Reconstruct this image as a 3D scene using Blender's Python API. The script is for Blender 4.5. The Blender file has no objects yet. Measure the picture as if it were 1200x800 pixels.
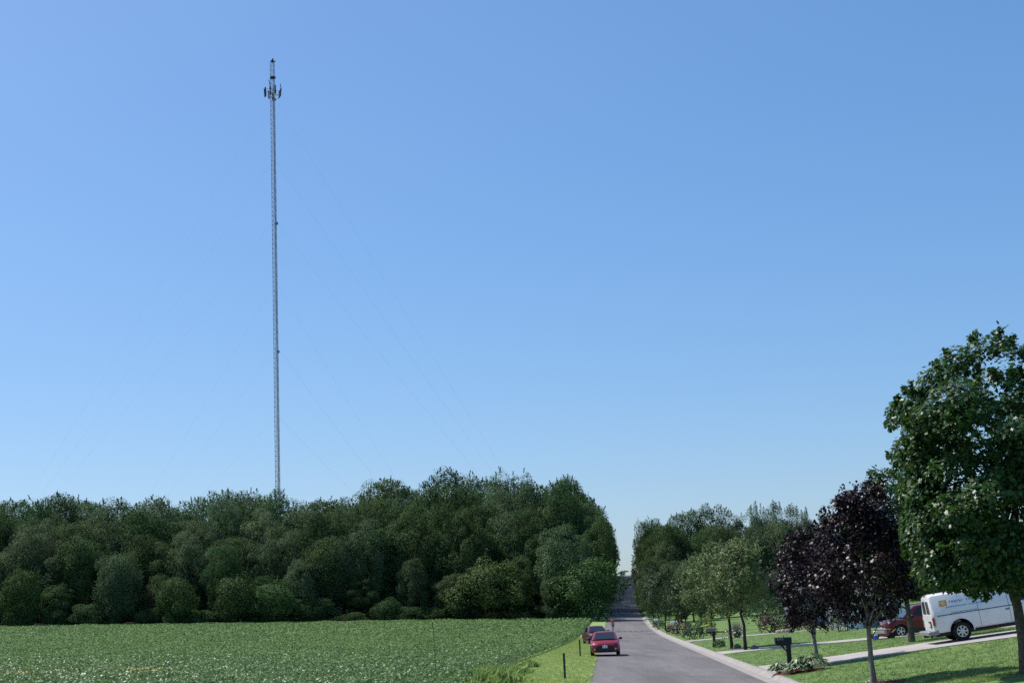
import bpy, math, random
import numpy as np
from math import sin, cos, pi, radians, atan, tan
from mathutils import Vector, Matrix

# ------------------------------------------------------------------ camera, sky, sun, exposure
scene = bpy.context.scene
col = scene.collection
F_PX = 1667.0                                   # focal length in photograph pixels (1200 wide)
CAM = np.array((0.0, 0.0, 2.7))
PITCH, ROLL = atan(323.0 / F_PX), radians(2.6)
_R0 = np.array((1, 0, 0.)); _F = np.array((0, cos(PITCH), sin(PITCH))); _U0 = np.array((0, -sin(PITCH), cos(PITCH)))
_R = cos(ROLL) * _R0 - sin(ROLL) * _U0
_U = cos(ROLL) * _U0 + sin(ROLL) * _R0
cd = bpy.data.cameras.new('camera'); camo = bpy.data.objects.new('camera', cd); col.objects.link(camo)
cd.sensor_width = 36.0; cd.lens = F_PX / 1200 * 36.0; cd.clip_end = 9000; cd.clip_start = 0.5
M = Matrix.Identity(4)
for i in range(3):
    M[i][0], M[i][1], M[i][2], M[i][3] = _R[i], _U[i], -_F[i], CAM[i]
camo.matrix_world = M
scene.camera = camo

SUN_EL, SUN_AZ = radians(57), radians(30)       # from the left and ahead of the camera
sdir = Vector((-cos(SUN_EL) * cos(SUN_AZ), cos(SUN_EL) * sin(SUN_AZ), sin(SUN_EL)))
world = bpy.data.worlds.new('World'); scene.world = world; world.use_nodes = True
wn = world.node_tree; bg = wn.nodes['Background']
sky = wn.nodes.new('ShaderNodeTexSky'); sky.sky_type = 'NISHITA'; sky.sun_disc = False
sky.sun_elevation = SUN_EL; sky.sun_rotation = math.atan2(sdir.x, sdir.y)
sky.air_density = 1.0; sky.dust_density = 1.4; sky.ozone_density = 10.0; sky.altitude = 200
gm = wn.nodes.new('ShaderNodeGamma'); gm.inputs[1].default_value = 0.68
hs = wn.nodes.new('ShaderNodeHueSaturation'); hs.inputs['Saturation'].default_value = 1.27; hs.inputs['Value'].default_value = 1.48; hs.inputs['Hue'].default_value = 0.502
wn.links.new(sky.outputs[0], gm.inputs[0]); wn.links.new(gm.outputs[0], hs.inputs['Color'])
wn.links.new(hs.outputs[0], bg.inputs[0]); bg.inputs[1].default_value = 0.132
sl = bpy.data.lights.new('sun', 'SUN'); sl.energy = 4.0; sl.angle = radians(0.53); sl.color = (1, 0.955, 0.88)
so = bpy.data.objects.new('sun', sl); col.objects.link(so); so.rotation_euler = sdir.to_track_quat('Z', 'Y').to_euler()
scene.view_settings.view_transform = 'Standard'; scene.view_settings.look = 'None'
scene.view_settings.exposure = 0.4; scene.view_settings.gamma = 1.0
scene.render.engine = 'CYCLES'
cy = scene.cycles
cy.max_bounces = 5; cy.diffuse_bounces = 3; cy.glossy_bounces = 2; cy.transmission_bounces = 3; cy.transparent_max_bounces = 4
cy.use_denoising = False
rng = np.random.default_rng(7); random.seed(7)

# ------------------------------------------------------------------ terrain
def zc(y):                                      # height of the road's right edge
    y = np.asarray(y, float)
    a = 1.02e-4
    q = np.clip(y, 140, 340) - 140
    z = a * q * q + np.clip(y - 340, 0, 460) * (2 * a * 200)
    return z
def xr(y):                                      # right edge of the asphalt
    y = np.asarray(y, float)
    q = np.clip(y, 150, 400) - 150
    return 8.6 + 0.058 * (y - 52.5) + 3.5e-5 * q * q + np.maximum(0, y - 400) * 2 * 3.5e-5 * 250
RW = 6.45
def xl(y): return xr(y) - RW
CROSS = 0.028
def slope_r(y):
    y = np.asarray(y, float)
    return np.interp(y, (0, 60, 82, 110, 400), (0.12, 0.12, 0.055, 0.05, 0.045))
def terr(x, y):
    x = np.asarray(x, float); y = np.asarray(y, float)
    b = zc(y); r = xr(y); l = r - RW
    on = b + CROSS * np.clip(r - x, 0, RW)
    ol = np.maximum(0, l - x)
    left = 0.05 * np.minimum(ol, 4) + 0.03 * np.clip(ol - 8, 0, 400)
    orr = np.maximum(0, x - r - 0.75)
    sat = 45 * (1 - np.exp(-orr / 45))
    right = np.where(x > r + 0.3, 0.13, 0) + slope_r(y) * sat
    return on + left + right
def gz(x, y): return float(terr(x, y))
def at(px, py, Y):                              # the point at world distance Y behind a pixel of the photograph
    d = _R * (px - 600) + _U * (400 - py) + _F * F_PX
    return CAM + d * (Y / d[1])
def at_x(px, Y, py=720): return float(at(px, py, Y)[0])
def pix(P):
    d = np.asarray(P, float) - CAM; z = d @ _F
    return 600 + F_PX * (d @ _R) / z, 400 - F_PX * (d @ _U) / z

# ------------------------------------------------------------------ object helpers
def link(name, data, parent=None, loc=None):
    o = bpy.data.objects.new(name, data); col.objects.link(o)
    if parent is not None: o.parent = parent
    if loc is not None: o.location = loc
    return o
def tag(o, label=None, cat=None, group=None, kind=None):
    if label: o['label'] = label
    if cat: o['category'] = cat
    if group: o['group'] = group
    if kind: o['kind'] = kind
    return o
def thing(name, label, cat, loc=(0, 0, 0), rz=0.0, group=None, rot=None):
    o = link(name, None, None, loc); o.empty_display_size = 0.2
    o.rotation_euler = rot if rot else (0, 0, rz)
    return tag(o, label, cat, group)
def copy_tree(o, parent=None):
    c = o.copy(); col.objects.link(c)
    if parent is not None: c.parent = parent
    for ch in list(o.children): copy_tree(ch, c)
    return c

class MB:
    def __init__(s): s.v = []; s.f = []; s.m = []; s.mi = 0
    def add(s, vs, fs):
        o = len(s.v); s.v.extend(tuple(map(float, p)) for p in vs); s.f.extend(tuple(i + o for i in f) for f in fs)
        s.m.extend([s.mi] * len(fs)); return s
    def box(s, c, d, rz=0.0, M=None):
        x, y, z = d[0] / 2, d[1] / 2, d[2] / 2
        vs = [Vector((a * x, b * y, e * z)) for e in (-1, 1) for b in (-1, 1) for a in (-1, 1)]
        R = M if M is not None else Matrix.Rotation(rz, 3, 'Z')
        vs = [R @ v + Vector(c) for v in vs]
        return s.add(vs, [(0, 2, 3, 1), (4, 5, 7, 6), (0, 1, 5, 4), (2, 6, 7, 3), (0, 4, 6, 2), (1, 3, 7, 5)])
    def bevel_box(s, c, d, b=0.02):
        x, y, z = d[0] / 2, d[1] / 2, d[2] / 2
        bm = []
        for zz, k in ((-z, b), (-z + b, 0), (z - b, 0), (z, b)):
            X, Y = x - k, y - k; q = b if k == 0 else b * .6
            bm.append([(X - q, -Y, zz), (X, -Y + q, zz), (X, Y - q, zz), (X - q, Y, zz), (-X + q, Y, zz), (-X, Y - q, zz), (-X, -Y + q, zz), (-X + q, -Y, zz)])
        return s.loft([[tuple(np.add(p, c)) for p in r] for r in bm])
    def loft(s, rings, cap=True, closed=True):
        n = len(rings[0]); vs = [p for r in rings for p in r]; fs = []
        for i in range(len(rings) - 1):
            for j in range(n if closed else n - 1):
                k = (j + 1) % n
                fs.append((i * n + j, i * n + k, (i + 1) * n + k, (i + 1) * n + j))
        if cap and closed:
            fs.append(tuple(range(n - 1, -1, -1))); fs.append(tuple((len(rings) - 1) * n + j for j in range(n)))
        return s.add(vs, fs)
    def tube(s, pts, rad, n=6, cap=True):
        pts = [Vector(p) for p in pts]; rings = []
        if not hasattr(rad, '__len__'): rad = [rad] * len(pts)
        for i, p in enumerate(pts):
            t = (pts[min(i + 1, len(pts) - 1)] - pts[max(i - 1, 0)]).normalized()
            a = t.cross(Vector((0.31, 0.95, 0.1)) if abs(t.y) < .9 else Vector((1, 0, 0.1))).normalized(); b = t.cross(a)
            rings.append([p + (a * cos(2 * pi * j / n) + b * sin(2 * pi * j / n)) * rad[i] for j in range(n)])
        return s.loft(rings, cap)
    def lathe(s, prof, axis='z', n=16, c=(0, 0, 0)):          # prof: (radius, height) pairs
        rings = []
        for r, h in prof:
            ring = []
            for j in range(n):
                a = 2 * pi * j / n; p = (r * cos(a), r * sin(a), h)
                if axis == 'x': p = (h, p[0], p[1])
                if axis == 'y': p = (p[0], h, p[1])
                ring.append(tuple(np.add(p, c)))
            rings.append(ring)
        return s.loft(rings)
    def mesh(s, name, mats, smooth=False):
        me = bpy.data.meshes.new(name); me.from_pydata(s.v, [], s.f)
        for m in (mats if isinstance(mats, (list, tuple)) else [mats]): me.materials.append(m)
        if s.mi: me.polygons.foreach_set('material_index', s.m)
        import bmesh
        bm = bmesh.new(); bm.from_mesh(me); bmesh.ops.recalc_face_normals(bm, faces=bm.faces); bm.to_mesh(me); bm.free()
        if smooth:
            me.polygons.foreach_set('use_smooth', [True] * len(me.polygons))
            try: me.set_sharp_from_angle(angle=radians(38))
            except Exception: pass
        me.update(); return me
    def build(s, name, mats, parent=None, smooth=False, loc=None): return link(name, s.mesh(name, mats, smooth), parent, loc)

def fast_mesh(name, V, k, mat, smooth=False):   # V: N*k vertices, each k in turn one face
    N = len(V) // k; me = bpy.data.meshes.new(name)
    me.vertices.add(len(V)); me.vertices.foreach_set('co', np.ascontiguousarray(V, dtype=np.float32).ravel())
    me.loops.add(N * k); me.loops.foreach_set('vertex_index', np.arange(N * k, dtype=np.int32))
    me.polygons.add(N); me.polygons.foreach_set('loop_start', np.arange(0, N * k, k, dtype=np.int32))
    me.polygons.foreach_set('loop_total', np.full(N, k, dtype=np.int32))
    me.materials.append(mat); me.update(calc_edges=True); return me
def unit(a): return a / np.maximum(1e-9, np.linalg.norm(a, axis=-1, keepdims=True))
QUAD = np.array(((-.5, 0, 0), (0, -.36, .06), (.5, 0, 0), (0, .36, .06)))
OVAL = np.array(((-.5, 0, 0), (-.2, -.27, .05), (.25, -.24, .04), (.55, 0, -.1), (.25, .24, .04), (-.2, .27, .05)))
_ma = [(-.5, 0), (-.42, -.13), (-.46, -.36), (-.2, -.3), (.02, -.52), (.08, -.22), (.32, -.26), (.55, 0), (.32, .26), (.08, .22), (.02, .52), (-.2, .3), (-.46, .36), (-.42, .13)]
MAPLE = np.array([(x, y, -.12 * abs(y) - .1 * max(0, x)) for x, y in _ma])
_mb = [(-.5, 0), (-.44, -.34), (-.16, -.24), (.04, -.5), (.16, -.2), (.55, 0), (.16, .2), (.04, .5), (-.16, .24), (-.44, .34)]
MAPLE_S = np.array([(x, y, -.14 * abs(y) - .1 * max(0, x)) for x, y in _mb])
BLADE = np.array(((0, -.035, 0), (0, .035, 0), (.1, .0, 1.0)))
def leaf_verts(P, N, S, tmpl, r=None, dirv=None):
    r = r or rng; n = len(P); N = unit(N)
    ref = unit(r.normal(size=(n, 3))) if dirv is None else dirv
    t = unit(ref - N * np.sum(ref * N, 1, keepdims=True)); b = np.cross(N, t); S = np.broadcast_to(S, (n,))
    V = P[:, None] + S[:, None, None] * (tmpl[None, :, 0:1] * t[:, None] + tmpl[None, :, 1:2] * b[:, None] + tmpl[None, :, 2:3] * N[:, None])
    return V.reshape(-1, 3)
def leaf_mesh(name, P, N, S, tmpl, mat, r=None, dirv=None):
    return fast_mesh(name, leaf_verts(P, N, S, tmpl, r, dirv), len(tmpl), mat)
def strip_mesh(name, xs_of, ys, lift, mat):      # a sheet draped on the terrain: xs_of(y) gives the stations across
    V = []; n = None
    for y in ys:
        xs = np.asarray(xs_of(y), float); n = len(xs)
        z = terr(xs, np.full(n, y)) + lift
        V += [(a, y, c) for a, c in zip(xs, z)]
    Fc = [(i * n + j, i * n + j + 1, (i + 1) * n + j + 1, (i + 1) * n + j) for i in range(len(ys) - 1) for j in range(n - 1)]
    me = bpy.data.meshes.new(name); me.from_pydata(V, [], Fc); me.materials.append(mat)
    me.polygons.foreach_set('use_smooth', [True] * len(Fc)); return me

# ------------------------------------------------------------------ materials
def mat(name, c, rough=.6, spec=.5, metal=0.0, c2=None, scale=5.0, detail=4, bump=0.0, bscale=None, coat=0.0):
    m = bpy.data.materials.new(name); m.use_nodes = True; nt = m.node_tree; p = nt.nodes['Principled BSDF']
    p.inputs['Roughness'].default_value = rough; p.inputs['Specular IOR Level'].default_value = spec; p.inputs['Metallic'].default_value = metal
    p.inputs['Coat Weight'].default_value = coat; p.inputs['Coat Roughness'].default_value = .05
    p.inputs['Base Color'].default_value = (*c, 1)
    if c2 is not None or bump:
        tc = nt.nodes.new('ShaderNodeTexCoord'); nz = nt.nodes.new('ShaderNodeTexNoise')
        nz.inputs['Scale'].default_value = scale; nz.inputs['Detail'].default_value = detail; nz.inputs['Roughness'].default_value = .65
        nt.links.new(tc.outputs['Object'], nz.inputs['Vector'])
        if c2 is not None:
            r = nt.nodes.new('ShaderNodeValToRGB'); r.color_ramp.elements[0].position = .36; r.color_ramp.elements[1].position = .64
            r.color_ramp.elements[0].color = (*c, 1); r.color_ramp.elements[1].color = (*c2, 1)
            nt.links.new(nz.outputs['Fac'], r.inputs['Fac']); nt.links.new(r.outputs['Color'], p.inputs['Base Color'])
        if bump:
            b = nt.nodes.new('ShaderNodeBump'); b.inputs['Strength'].default_value = bump; b.inputs['Distance'].default_value = .02
            n2 = nz
            if bscale:
                n2 = nt.nodes.new('ShaderNodeTexNoise'); n2.inputs['Scale'].default_value = bscale; n2.inputs['Detail'].default_value = 3
                nt.links.new(tc.outputs['Object'], n2.inputs['Vector'])
            nt.links.new(n2.outputs['Fac'], b.inputs['Height']); nt.links.new(b.outputs['Normal'], p.inputs['Normal'])
    return m
def leafmat(name, dark, light, rough=.45, spec=.4, trans=.25, tcol=None, obj_var=.0, odd=None, patch=None):
    m = bpy.data.materials.new(name); m.use_nodes = True; nt = m.node_tree; p = nt.nodes['Principled BSDF']; out = nt.nodes['Material Output']
    p.inputs['Roughness'].default_value = rough; p.inputs['Specular IOR Level'].default_value = spec
    g = nt.nodes.new('ShaderNodeNewGeometry'); r = nt.nodes.new('ShaderNodeValToRGB')
    r.color_ramp.elements[0].color = (*dark, 1); r.color_ramp.elements[1].color = (*light, 1)
    if odd:
        r.color_ramp.elements[1].position = .96
        e = r.color_ramp.elements.new(.985); e.color = (*odd, 1)
    nt.links.new(g.outputs['Random Per Island'], r.inputs['Fac']); src = r.outputs['Color']
    if obj_var:
        oi = nt.nodes.new('ShaderNodeObjectInfo'); hs = nt.nodes.new('ShaderNodeHueSaturation')
        mr = nt.nodes.new('ShaderNodeMapRange'); mr.inputs[3].default_value = 1 - obj_var; mr.inputs[4].default_value = 1 + obj_var
        nt.links.new(oi.outputs['Random'], mr.inputs[0]); nt.links.new(mr.outputs[0], hs.inputs['Value'])
        m2 = nt.nodes.new('ShaderNodeMath'); m2.operation = 'MULTIPLY'; m2.inputs[1].default_value = 7.31
        m3 = nt.nodes.new('ShaderNodeMath'); m3.operation = 'FRACT'; nt.links.new(oi.outputs['Random'], m2.inputs[0]); nt.links.new(m2.outputs[0], m3.inputs[0])
        mh = nt.nodes.new('ShaderNodeMapRange'); mh.inputs[3].default_value = .478; mh.inputs[4].default_value = .525
        nt.links.new(m3.outputs[0], mh.inputs[0]); nt.links.new(mh.outputs[0], hs.inputs['Hue'])
        nt.links.new(src, hs.inputs['Color']); src = hs.outputs['Color']
    if patch:                                    # dry and lush patches across the ground: (scale, colour multiplier)
        tc = nt.nodes.new('ShaderNodeTexCoord'); nz = nt.nodes.new('ShaderNodeTexNoise'); nz.inputs['Scale'].default_value = patch[0]; nz.inputs['Detail'].default_value = 5; nz.inputs['Roughness'].default_value = .6
        nt.links.new(tc.outputs['Object'], nz.inputs['Vector']); pr = nt.nodes.new('ShaderNodeValToRGB'); pr.color_ramp.elements[0].position = .38; pr.color_ramp.elements[1].position = .66
        pr.color_ramp.elements[0].color = (.86, .90, .90, 1); pr.color_ramp.elements[1].color = (*patch[1], 1); nt.links.new(nz.outputs['Fac'], pr.inputs['Fac'])
        mm = nt.nodes.new('ShaderNodeMix'); mm.data_type = 'RGBA'; mm.blend_type = 'MULTIPLY'; mm.inputs[0].default_value = 1
        nt.links.new(src, mm.inputs[6]); nt.links.new(pr.outputs[0], mm.inputs[7]); src = mm.outputs[2]
    nt.links.new(src, p.inputs['Base Color'])
    if trans:
        t = nt.nodes.new('ShaderNodeBsdfTranslucent'); mx = nt.nodes.new('ShaderNodeMixShader'); mx.inputs[0].default_value = trans
        if tcol: t.inputs['Color'].default_value = (*tcol, 1)
        else: nt.links.new(src, t.inputs['Color'])
        nt.links.new(p.outputs[0], mx.inputs[1]); nt.links.new(t.outputs[0], mx.inputs[2]); nt.links.new(mx.outputs[0], out.inputs['Surface'])
    return m
MT = {}
MT['ground'] = mat('ground_rough_grass', (.05, .085, .028), 1, .1, c2=(.075, .11, .035), scale=.35)
MT['soil'] = mat('field_soil_and_litter', (.035, .06, .03), 1, .1, c2=(.05, .085, .04), scale=.6)
MT['verge'] = mat('verge_turf', (.21, .29, .085), 1, .1, c2=(.28, .36, .13), scale=.9, detail=8, bump=.5, bscale=14)
MT['lawn'] = mat('lawn_turf', (.10, .165, .05), 1, .1, c2=(.15, .22, .075), scale=.7, detail=8, bump=.5, bscale=14)
MT['concrete'] = mat('concrete', (.27, .245, .222), .9, .2, c2=(.35, .32, .295), scale=1.3, detail=8, bump=.15, bscale=30)
MT['drive'] = mat('driveway_concrete', (.33, .29, .27), .9, .2, c2=(.42, .385, .36), scale=.9, detail=8, bump=.15, bscale=30)
MT['tar'] = mat('tar_seal', (.035, .035, .04), .7, .3)
MT['mulch'] = mat('red_bark_mulch', (.10, .030, .02), 1, .1, c2=(.20, .062, .038), scale=22, bump=1, bscale=30)
MT['bark'] = mat('grey_bark', (.07, .055, .045), .95, .15, c2=(.15, .125, .105), scale=7, bump=.9, bscale=18)
MT['bark_pale'] = mat('pale_young_bark', (.16, .145, .125), .9, .15, c2=(.27, .25, .22), scale=8, bump=.6, bscale=18)
MT['bark_dark'] = mat('dark_bark', (.035, .03, .027), .95, .1, c2=(.06, .05, .045), scale=5)
MT['wood_a'] = leafmat('woodland_leaf', (.034, .072, .025), (.106, .172, .060), .65, .06, .30, obj_var=.22)
MT['wood_b'] = leafmat('woodland_leaf_grey_green', (.052, .098, .043), (.155, .21, .10), .65, .06, .30, obj_var=.2)
MT['wood_c'] = leafmat('woodland_leaf_light', (.045, .09, .026), (.125, .185, .05), .6, .12, .24, obj_var=.12)
MT['maple'] = leafmat('maple_leaf', (.022, .058, .016), (.06, .125, .032), .42, .35, .24, tcol=(.07, .16, .015))
MT['crimson'] = leafmat('crimson_leaf', (.008, .004, .0055), (.024, .0105, .013), .42, .32, .08, tcol=(.05, .008, .012))
MT['street'] = leafmat('street_tree_leaf', (.105, .16, .058), (.215, .27, .115), .5, .22, .34, odd=(.2, .16, .05))
MT['street_dark'] = leafmat('dark_street_tree_leaf', (.04, .07, .03), (.095, .135, .055), .5, .25, .25)
MT['shrub'] = leafmat('shrub_leaf', (.03, .06, .026), (.07, .11, .045), .5, .3, .15)
MT['barberry'] = leafmat('maroon_leaf', (.05, .022, .022), (.11, .05, .045), .5, .3, .1)
MT['hosta'] = leafmat('hosta_leaf', (.10, .17, .06), (.30, .36, .22), .4, .4, .2)
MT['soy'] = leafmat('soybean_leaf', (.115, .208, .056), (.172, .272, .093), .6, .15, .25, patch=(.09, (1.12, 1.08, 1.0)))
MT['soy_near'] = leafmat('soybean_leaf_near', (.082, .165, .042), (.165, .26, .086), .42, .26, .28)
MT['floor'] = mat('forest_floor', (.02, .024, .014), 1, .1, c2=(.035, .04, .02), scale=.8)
MT['soy_yellow'] = leafmat('yellowing_leaf', (.28, .26, .05), (.42, .36, .08), .5, .3, .2)
MT['tuft'] = leafmat('verge_blade', (.27, .36, .10), (.38, .47, .17), .7, .1, .4, patch=(.45, (1.15, 1.0, .95)))
MT['lawnblade'] = leafmat('lawn_blade', (.14, .235, .065), (.22, .32, .11), .7, .1, .4, patch=(.35, (1.35, 1.08, 1.1)))
MT['weed'] = leafmat('tall_grass_blade', (.16, .26, .06), (.33, .42, .15), .6, .2, .5)
MT['steel'] = mat('galvanised_steel', (.31, .285, .28), .6, .4)
MT['steel_dark'] = mat('dark_steel', (.06, .06, .075), .5, .5, .3)
MT['cable'] = mat('guy_cable', (.34, .36, .42), .5, .5)
MT['white'] = mat('white_paint', (.8, .8, .8), .35, .5, coat=.3, c2=(.74, .745, .75), scale=.6)
MT['van_white'] = mat('van_white_paint', (.80, .80, .81), .28, .5, coat=.5, c2=(.72, .72, .72), scale=.8)
MT['red'] = mat('bright_red_car_paint', (.20, .006, .016), .35, .35, .05, coat=.2)
MT['maroon'] = mat('dark_red_car_paint', (.07, .006, .013), .35, .35, .05, coat=.2)
MT['suv_red'] = mat('suv_red_paint', (.11, .005, .008), .35, .4, .1, coat=.4)
MT['glass'] = mat('window_glass', (.012, .018, .022), .04, .6)
MT['windscreen'] = mat('windscreen_glass', (.015, .022, .028), .05, .5)
MT['black'] = mat('black_plastic', (.012, .012, .013), .45, .4)
MT['rubber'] = mat('tyre_rubber', (.02, .02, .021), .85, .2)
MT['alloy'] = mat('alloy_wheel', (.55, .55, .57), .3, .5, .7)
MT['chrome'] = mat('chrome', (.6, .6, .62), .15, .5, .9)
MT['lamp'] = mat('headlamp_lens', (.34, .35, .37), .08, .8, coat=1)
MT['tail'] = mat('tail_lamp', (.28, .012, .015), .15, .6, coat=1)
MT['plate'] = mat('license_plate', (.55, .57, .62), .5, .4)
MT['bumper'] = mat('grey_bumper', (.22, .22, .23), .45, .5)
MT['orange'] = mat('orange_print', (.75, .34, .10), .4, .4)
MT['yellow_print'] = mat('yellow_print', (.85, .62, .22), .4, .4)
MT['blue_print'] = mat('blue_print', (.22, .31, .55), .4, .4)
MT['stripe'] = mat('dark_stripe', (.06, .065, .13), .4, .4)
MT['skin'] = mat('skin', (.50, .26, .18), .55, .3)
MT['hair'] = mat('hair', (.10, .06, .04), .7, .3)
MT['shirt'] = mat('orange_red_cloth', (.48, .13, .09), .9, .2)
MT['shorts'] = mat('grey_blue_cloth', (.17, .19, .26), .9, .2)
MT['shoe'] = mat('dark_shoe', (.05, .05, .06), .7, .3)
MT['green_post'] = mat('green_post_paint', (.02, .05, .025), .5, .4)
MT['rust'] = mat('rusty_rod', (.12, .055, .035), .8, .3)
MT['siding_blue'] = mat('blue_grey_siding', (.20, .23, .29), .7, .3, c2=(.23, .26, .32), scale=.5)
MT['siding_grey'] = mat('grey_siding', (.22, .23, .25), .7, .3, c2=(.25, .26, .28), scale=.5)
MT['shingle'] = mat('roof_shingle', (.06, .055, .055), .9, .2, c2=(.10, .09, .09), scale=3)
MT['mailgrey'] = mat('weathered_mailbox', (.20, .17, .15), .7, .3, c2=(.28, .24, .21), scale=4)
MT['stone'] = mat('tan_stone', (.34, .24, .17), .9, .2, c2=(.45, .36, .27), scale=6, bump=.5)
MT['stone_grey'] = mat('grey_stone', (.12, .11, .10), .9, .2, c2=(.2, .19, .18), scale=6, bump=.5)
MT['limeyellow'] = mat('lime_yellow_paint', (.55, .62, .10), .5, .4)
MT['orange_petal'] = mat('orange_petal', (.62, .16, .05), .7, .2)
MT['white_petal'] = mat('white_petal', (.8, .76, .7), .7, .2)
MT['blueplastic'] = mat('blue_plastic', (.05, .12, .5), .4, .5)
MT['redplastic'] = mat('orange_red_plastic', (.5, .09, .04), .45, .5)
MT['plume'] = leafmat('ornamental_grass_blade', (.16, .14, .12), (.30, .27, .24), .7, .2, .2)

def asphalt():
    m = bpy.data.materials.new('aged_asphalt'); m.use_nodes = True; nt = m.node_tree; p = nt.nodes['Principled BSDF']
    p.inputs['Roughness'].default_value = .9; p.inputs['Specular IOR Level'].default_value = .25
    tc = nt.nodes.new('ShaderNodeTexCoord')
    def nz(s, d, vec=None):
        n = nt.nodes.new('ShaderNodeTexNoise'); n.inputs['Scale'].default_value = s; n.inputs['Detail'].default_value = d; n.inputs['Roughness'].default_value = .7
        nt.links.new(vec or tc.outputs['Object'], n.inputs['Vector']); return n
    mp = nt.nodes.new('ShaderNodeMapping'); mp.inputs['Scale'].default_value = (1.0, .12, 1); mp.inputs['Rotation'].default_value = (0, 0, radians(3.3))
    nt.links.new(tc.outputs['Object'], mp.inputs['Vector'])
    a, b, c = nz(.5, 6, mp.outputs['Vector']), nz(9, 5), nz(45, 3)
    def ramp(n, c0, c1, p0, p1):
        r = nt.nodes.new('ShaderNodeValToRGB'); r.color_ramp.elements[0].position = p0; r.color_ramp.elements[1].position = p1
        r.color_ramp.elements[0].color = (*c0, 1); r.color_ramp.elements[1].color = (*c1, 1); nt.links.new(n.outputs['Fac'], r.inputs['Fac']); return r
    r1 = ramp(a, (.115, .105, .102), (.182, .168, .163), .35, .65)
    r2 = ramp(b, (.72, .72, .72), (1.25, 1.24, 1.25), .3, .7); r3 = ramp(c, (.6, .6, .6), (1.4, 1.4, 1.4), .3, .7)
    x1 = nt.nodes.new('ShaderNodeMix'); x1.data_type = 'RGBA'; x1.blend_type = 'MULTIPLY'; x1.inputs[0].default_value = 1
    x2 = nt.nodes.new('ShaderNodeMix'); x2.data_type = 'RGBA'; x2.blend_type = 'MULTIPLY'; x2.inputs[0].default_value = 1
    nt.links.new(r1.outputs[0], x1.inputs[6]); nt.links.new(r2.outputs[0], x1.inputs[7]); nt.links.new(x1.outputs[2], x2.inputs[6]); nt.links.new(r3.outputs[0], x2.inputs[7])
    nt.links.new(x2.outputs[2], p.inputs['Base Color'])
    bp = nt.nodes.new('ShaderNodeBump'); bp.inputs['Strength'].default_value = .5; bp.inputs['Distance'].default_value = .01
    nt.links.new(c.outputs['Fac'], bp.inputs['Height']); nt.links.new(bp.outputs[0], p.inputs['Normal']); return m
MT['asphalt'] = asphalt()

# ------------------------------------------------------------------ the setting: ground, road, kerb, lawn, verge, field
gx = np.unique(np.concatenate([np.linspace(-2500, -260, 12), np.arange(-260, 261, 5.0), np.linspace(260, 2500, 12)]))
gy = np.unique(np.concatenate([np.linspace(-600, -40, 8), np.arange(-40, 400, 5.0), np.arange(400, 900, 20.0), np.linspace(900, 5000, 12)]))
def ground_mesh():
    X, Y = np.meshgrid(gx, gy); Z = terr(X, Y) - .22
    V = np.stack([X, Y, Z], -1).reshape(-1, 3); n = len(gx)
    Fc = [(i * n + j, i * n + j + 1, (i + 1) * n + j + 1, (i + 1) * n + j) for i in range(len(gy) - 1) for j in range(n - 1)]
    me = bpy.data.meshes.new('ground'); me.from_pydata(V.tolist(), [], Fc); me.materials.append(MT['ground'])
    me.polygons.foreach_set('use_smooth', [True] * len(Fc)); return me
tag(link('ground', ground_mesh()), 'rough green ground under the woods and fields', kind='structure')
ys_road = np.concatenate([np.arange(-30, 420, 2.0), np.arange(420, 1200, 10.0)])
tag(link('road', strip_mesh('road', lambda y: np.linspace(xl(y), xr(y) + .05, 8), ys_road, 0.0, MT['asphalt'])), 'grey asphalt road running up over the wooded hill', kind='structure')
def field_off(y): return np.interp(y, (0, 50, 60, 75, 95, 130, 255), (3.6, 3.7, 4.3, 4.0, 3.3, 2.5, 2.2))
def _edge(y, r=.22):
    return r * math.sin(y * 1.7) * .3 + r * math.sin(y * .61 + 1) * .35 + r * .3 * math.sin(y * 4.3)
ys_v = np.concatenate([np.arange(-30, 130, .5), np.arange(130, 300, 2.0)])
tag(link('grass_verge', strip_mesh('grass_verge', lambda y: np.linspace(xl(y) - field_off(y) - .5, xl(y) + .06 + .55 * _edge(y), 8), ys_v, .012, MT['verge'])), 'mown bright green grass verge left of the road', kind='structure')
tag(link('field_soil', strip_mesh('field_soil', lambda y: np.concatenate([np.linspace(-190, xl(y) - field_off(y) - 12, 30), np.linspace(xl(y) - field_off(y) - 10, xl(y) - field_off(y), 6)]), np.concatenate([np.arange(-30, 300, 4.0)]), .02, MT['soil'])), 'dark soil of the bean field', kind='structure')
def hill_verge(y): return np.linspace(xl(y) - 30, xl(y) + .05, 5)
def lawn_xs(y): return np.concatenate([xr(y) + .72 + np.linspace(0, 12, 13), xr(y) + .72 + 12 + np.linspace(2, 120, 22)])
tag(link('lawn', strip_mesh('lawn', lawn_xs, np.concatenate([np.arange(-30, 130, 1.0), np.arange(130, 300, 4.0)]), .0, MT['lawn'])), 'mown green lawns sloping up right of the road', kind='structure')
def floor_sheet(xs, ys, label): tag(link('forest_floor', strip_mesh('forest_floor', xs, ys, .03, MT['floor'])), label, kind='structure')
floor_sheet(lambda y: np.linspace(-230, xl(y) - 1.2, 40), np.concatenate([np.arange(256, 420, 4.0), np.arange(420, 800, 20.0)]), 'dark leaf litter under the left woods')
floor_sheet(lambda y: np.linspace(xr(y) + 1.6, 260, 40), np.concatenate([np.arange(285, 420, 4.0), np.arange(420, 800, 20.0)]), 'dark leaf litter under the right woods')
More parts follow.
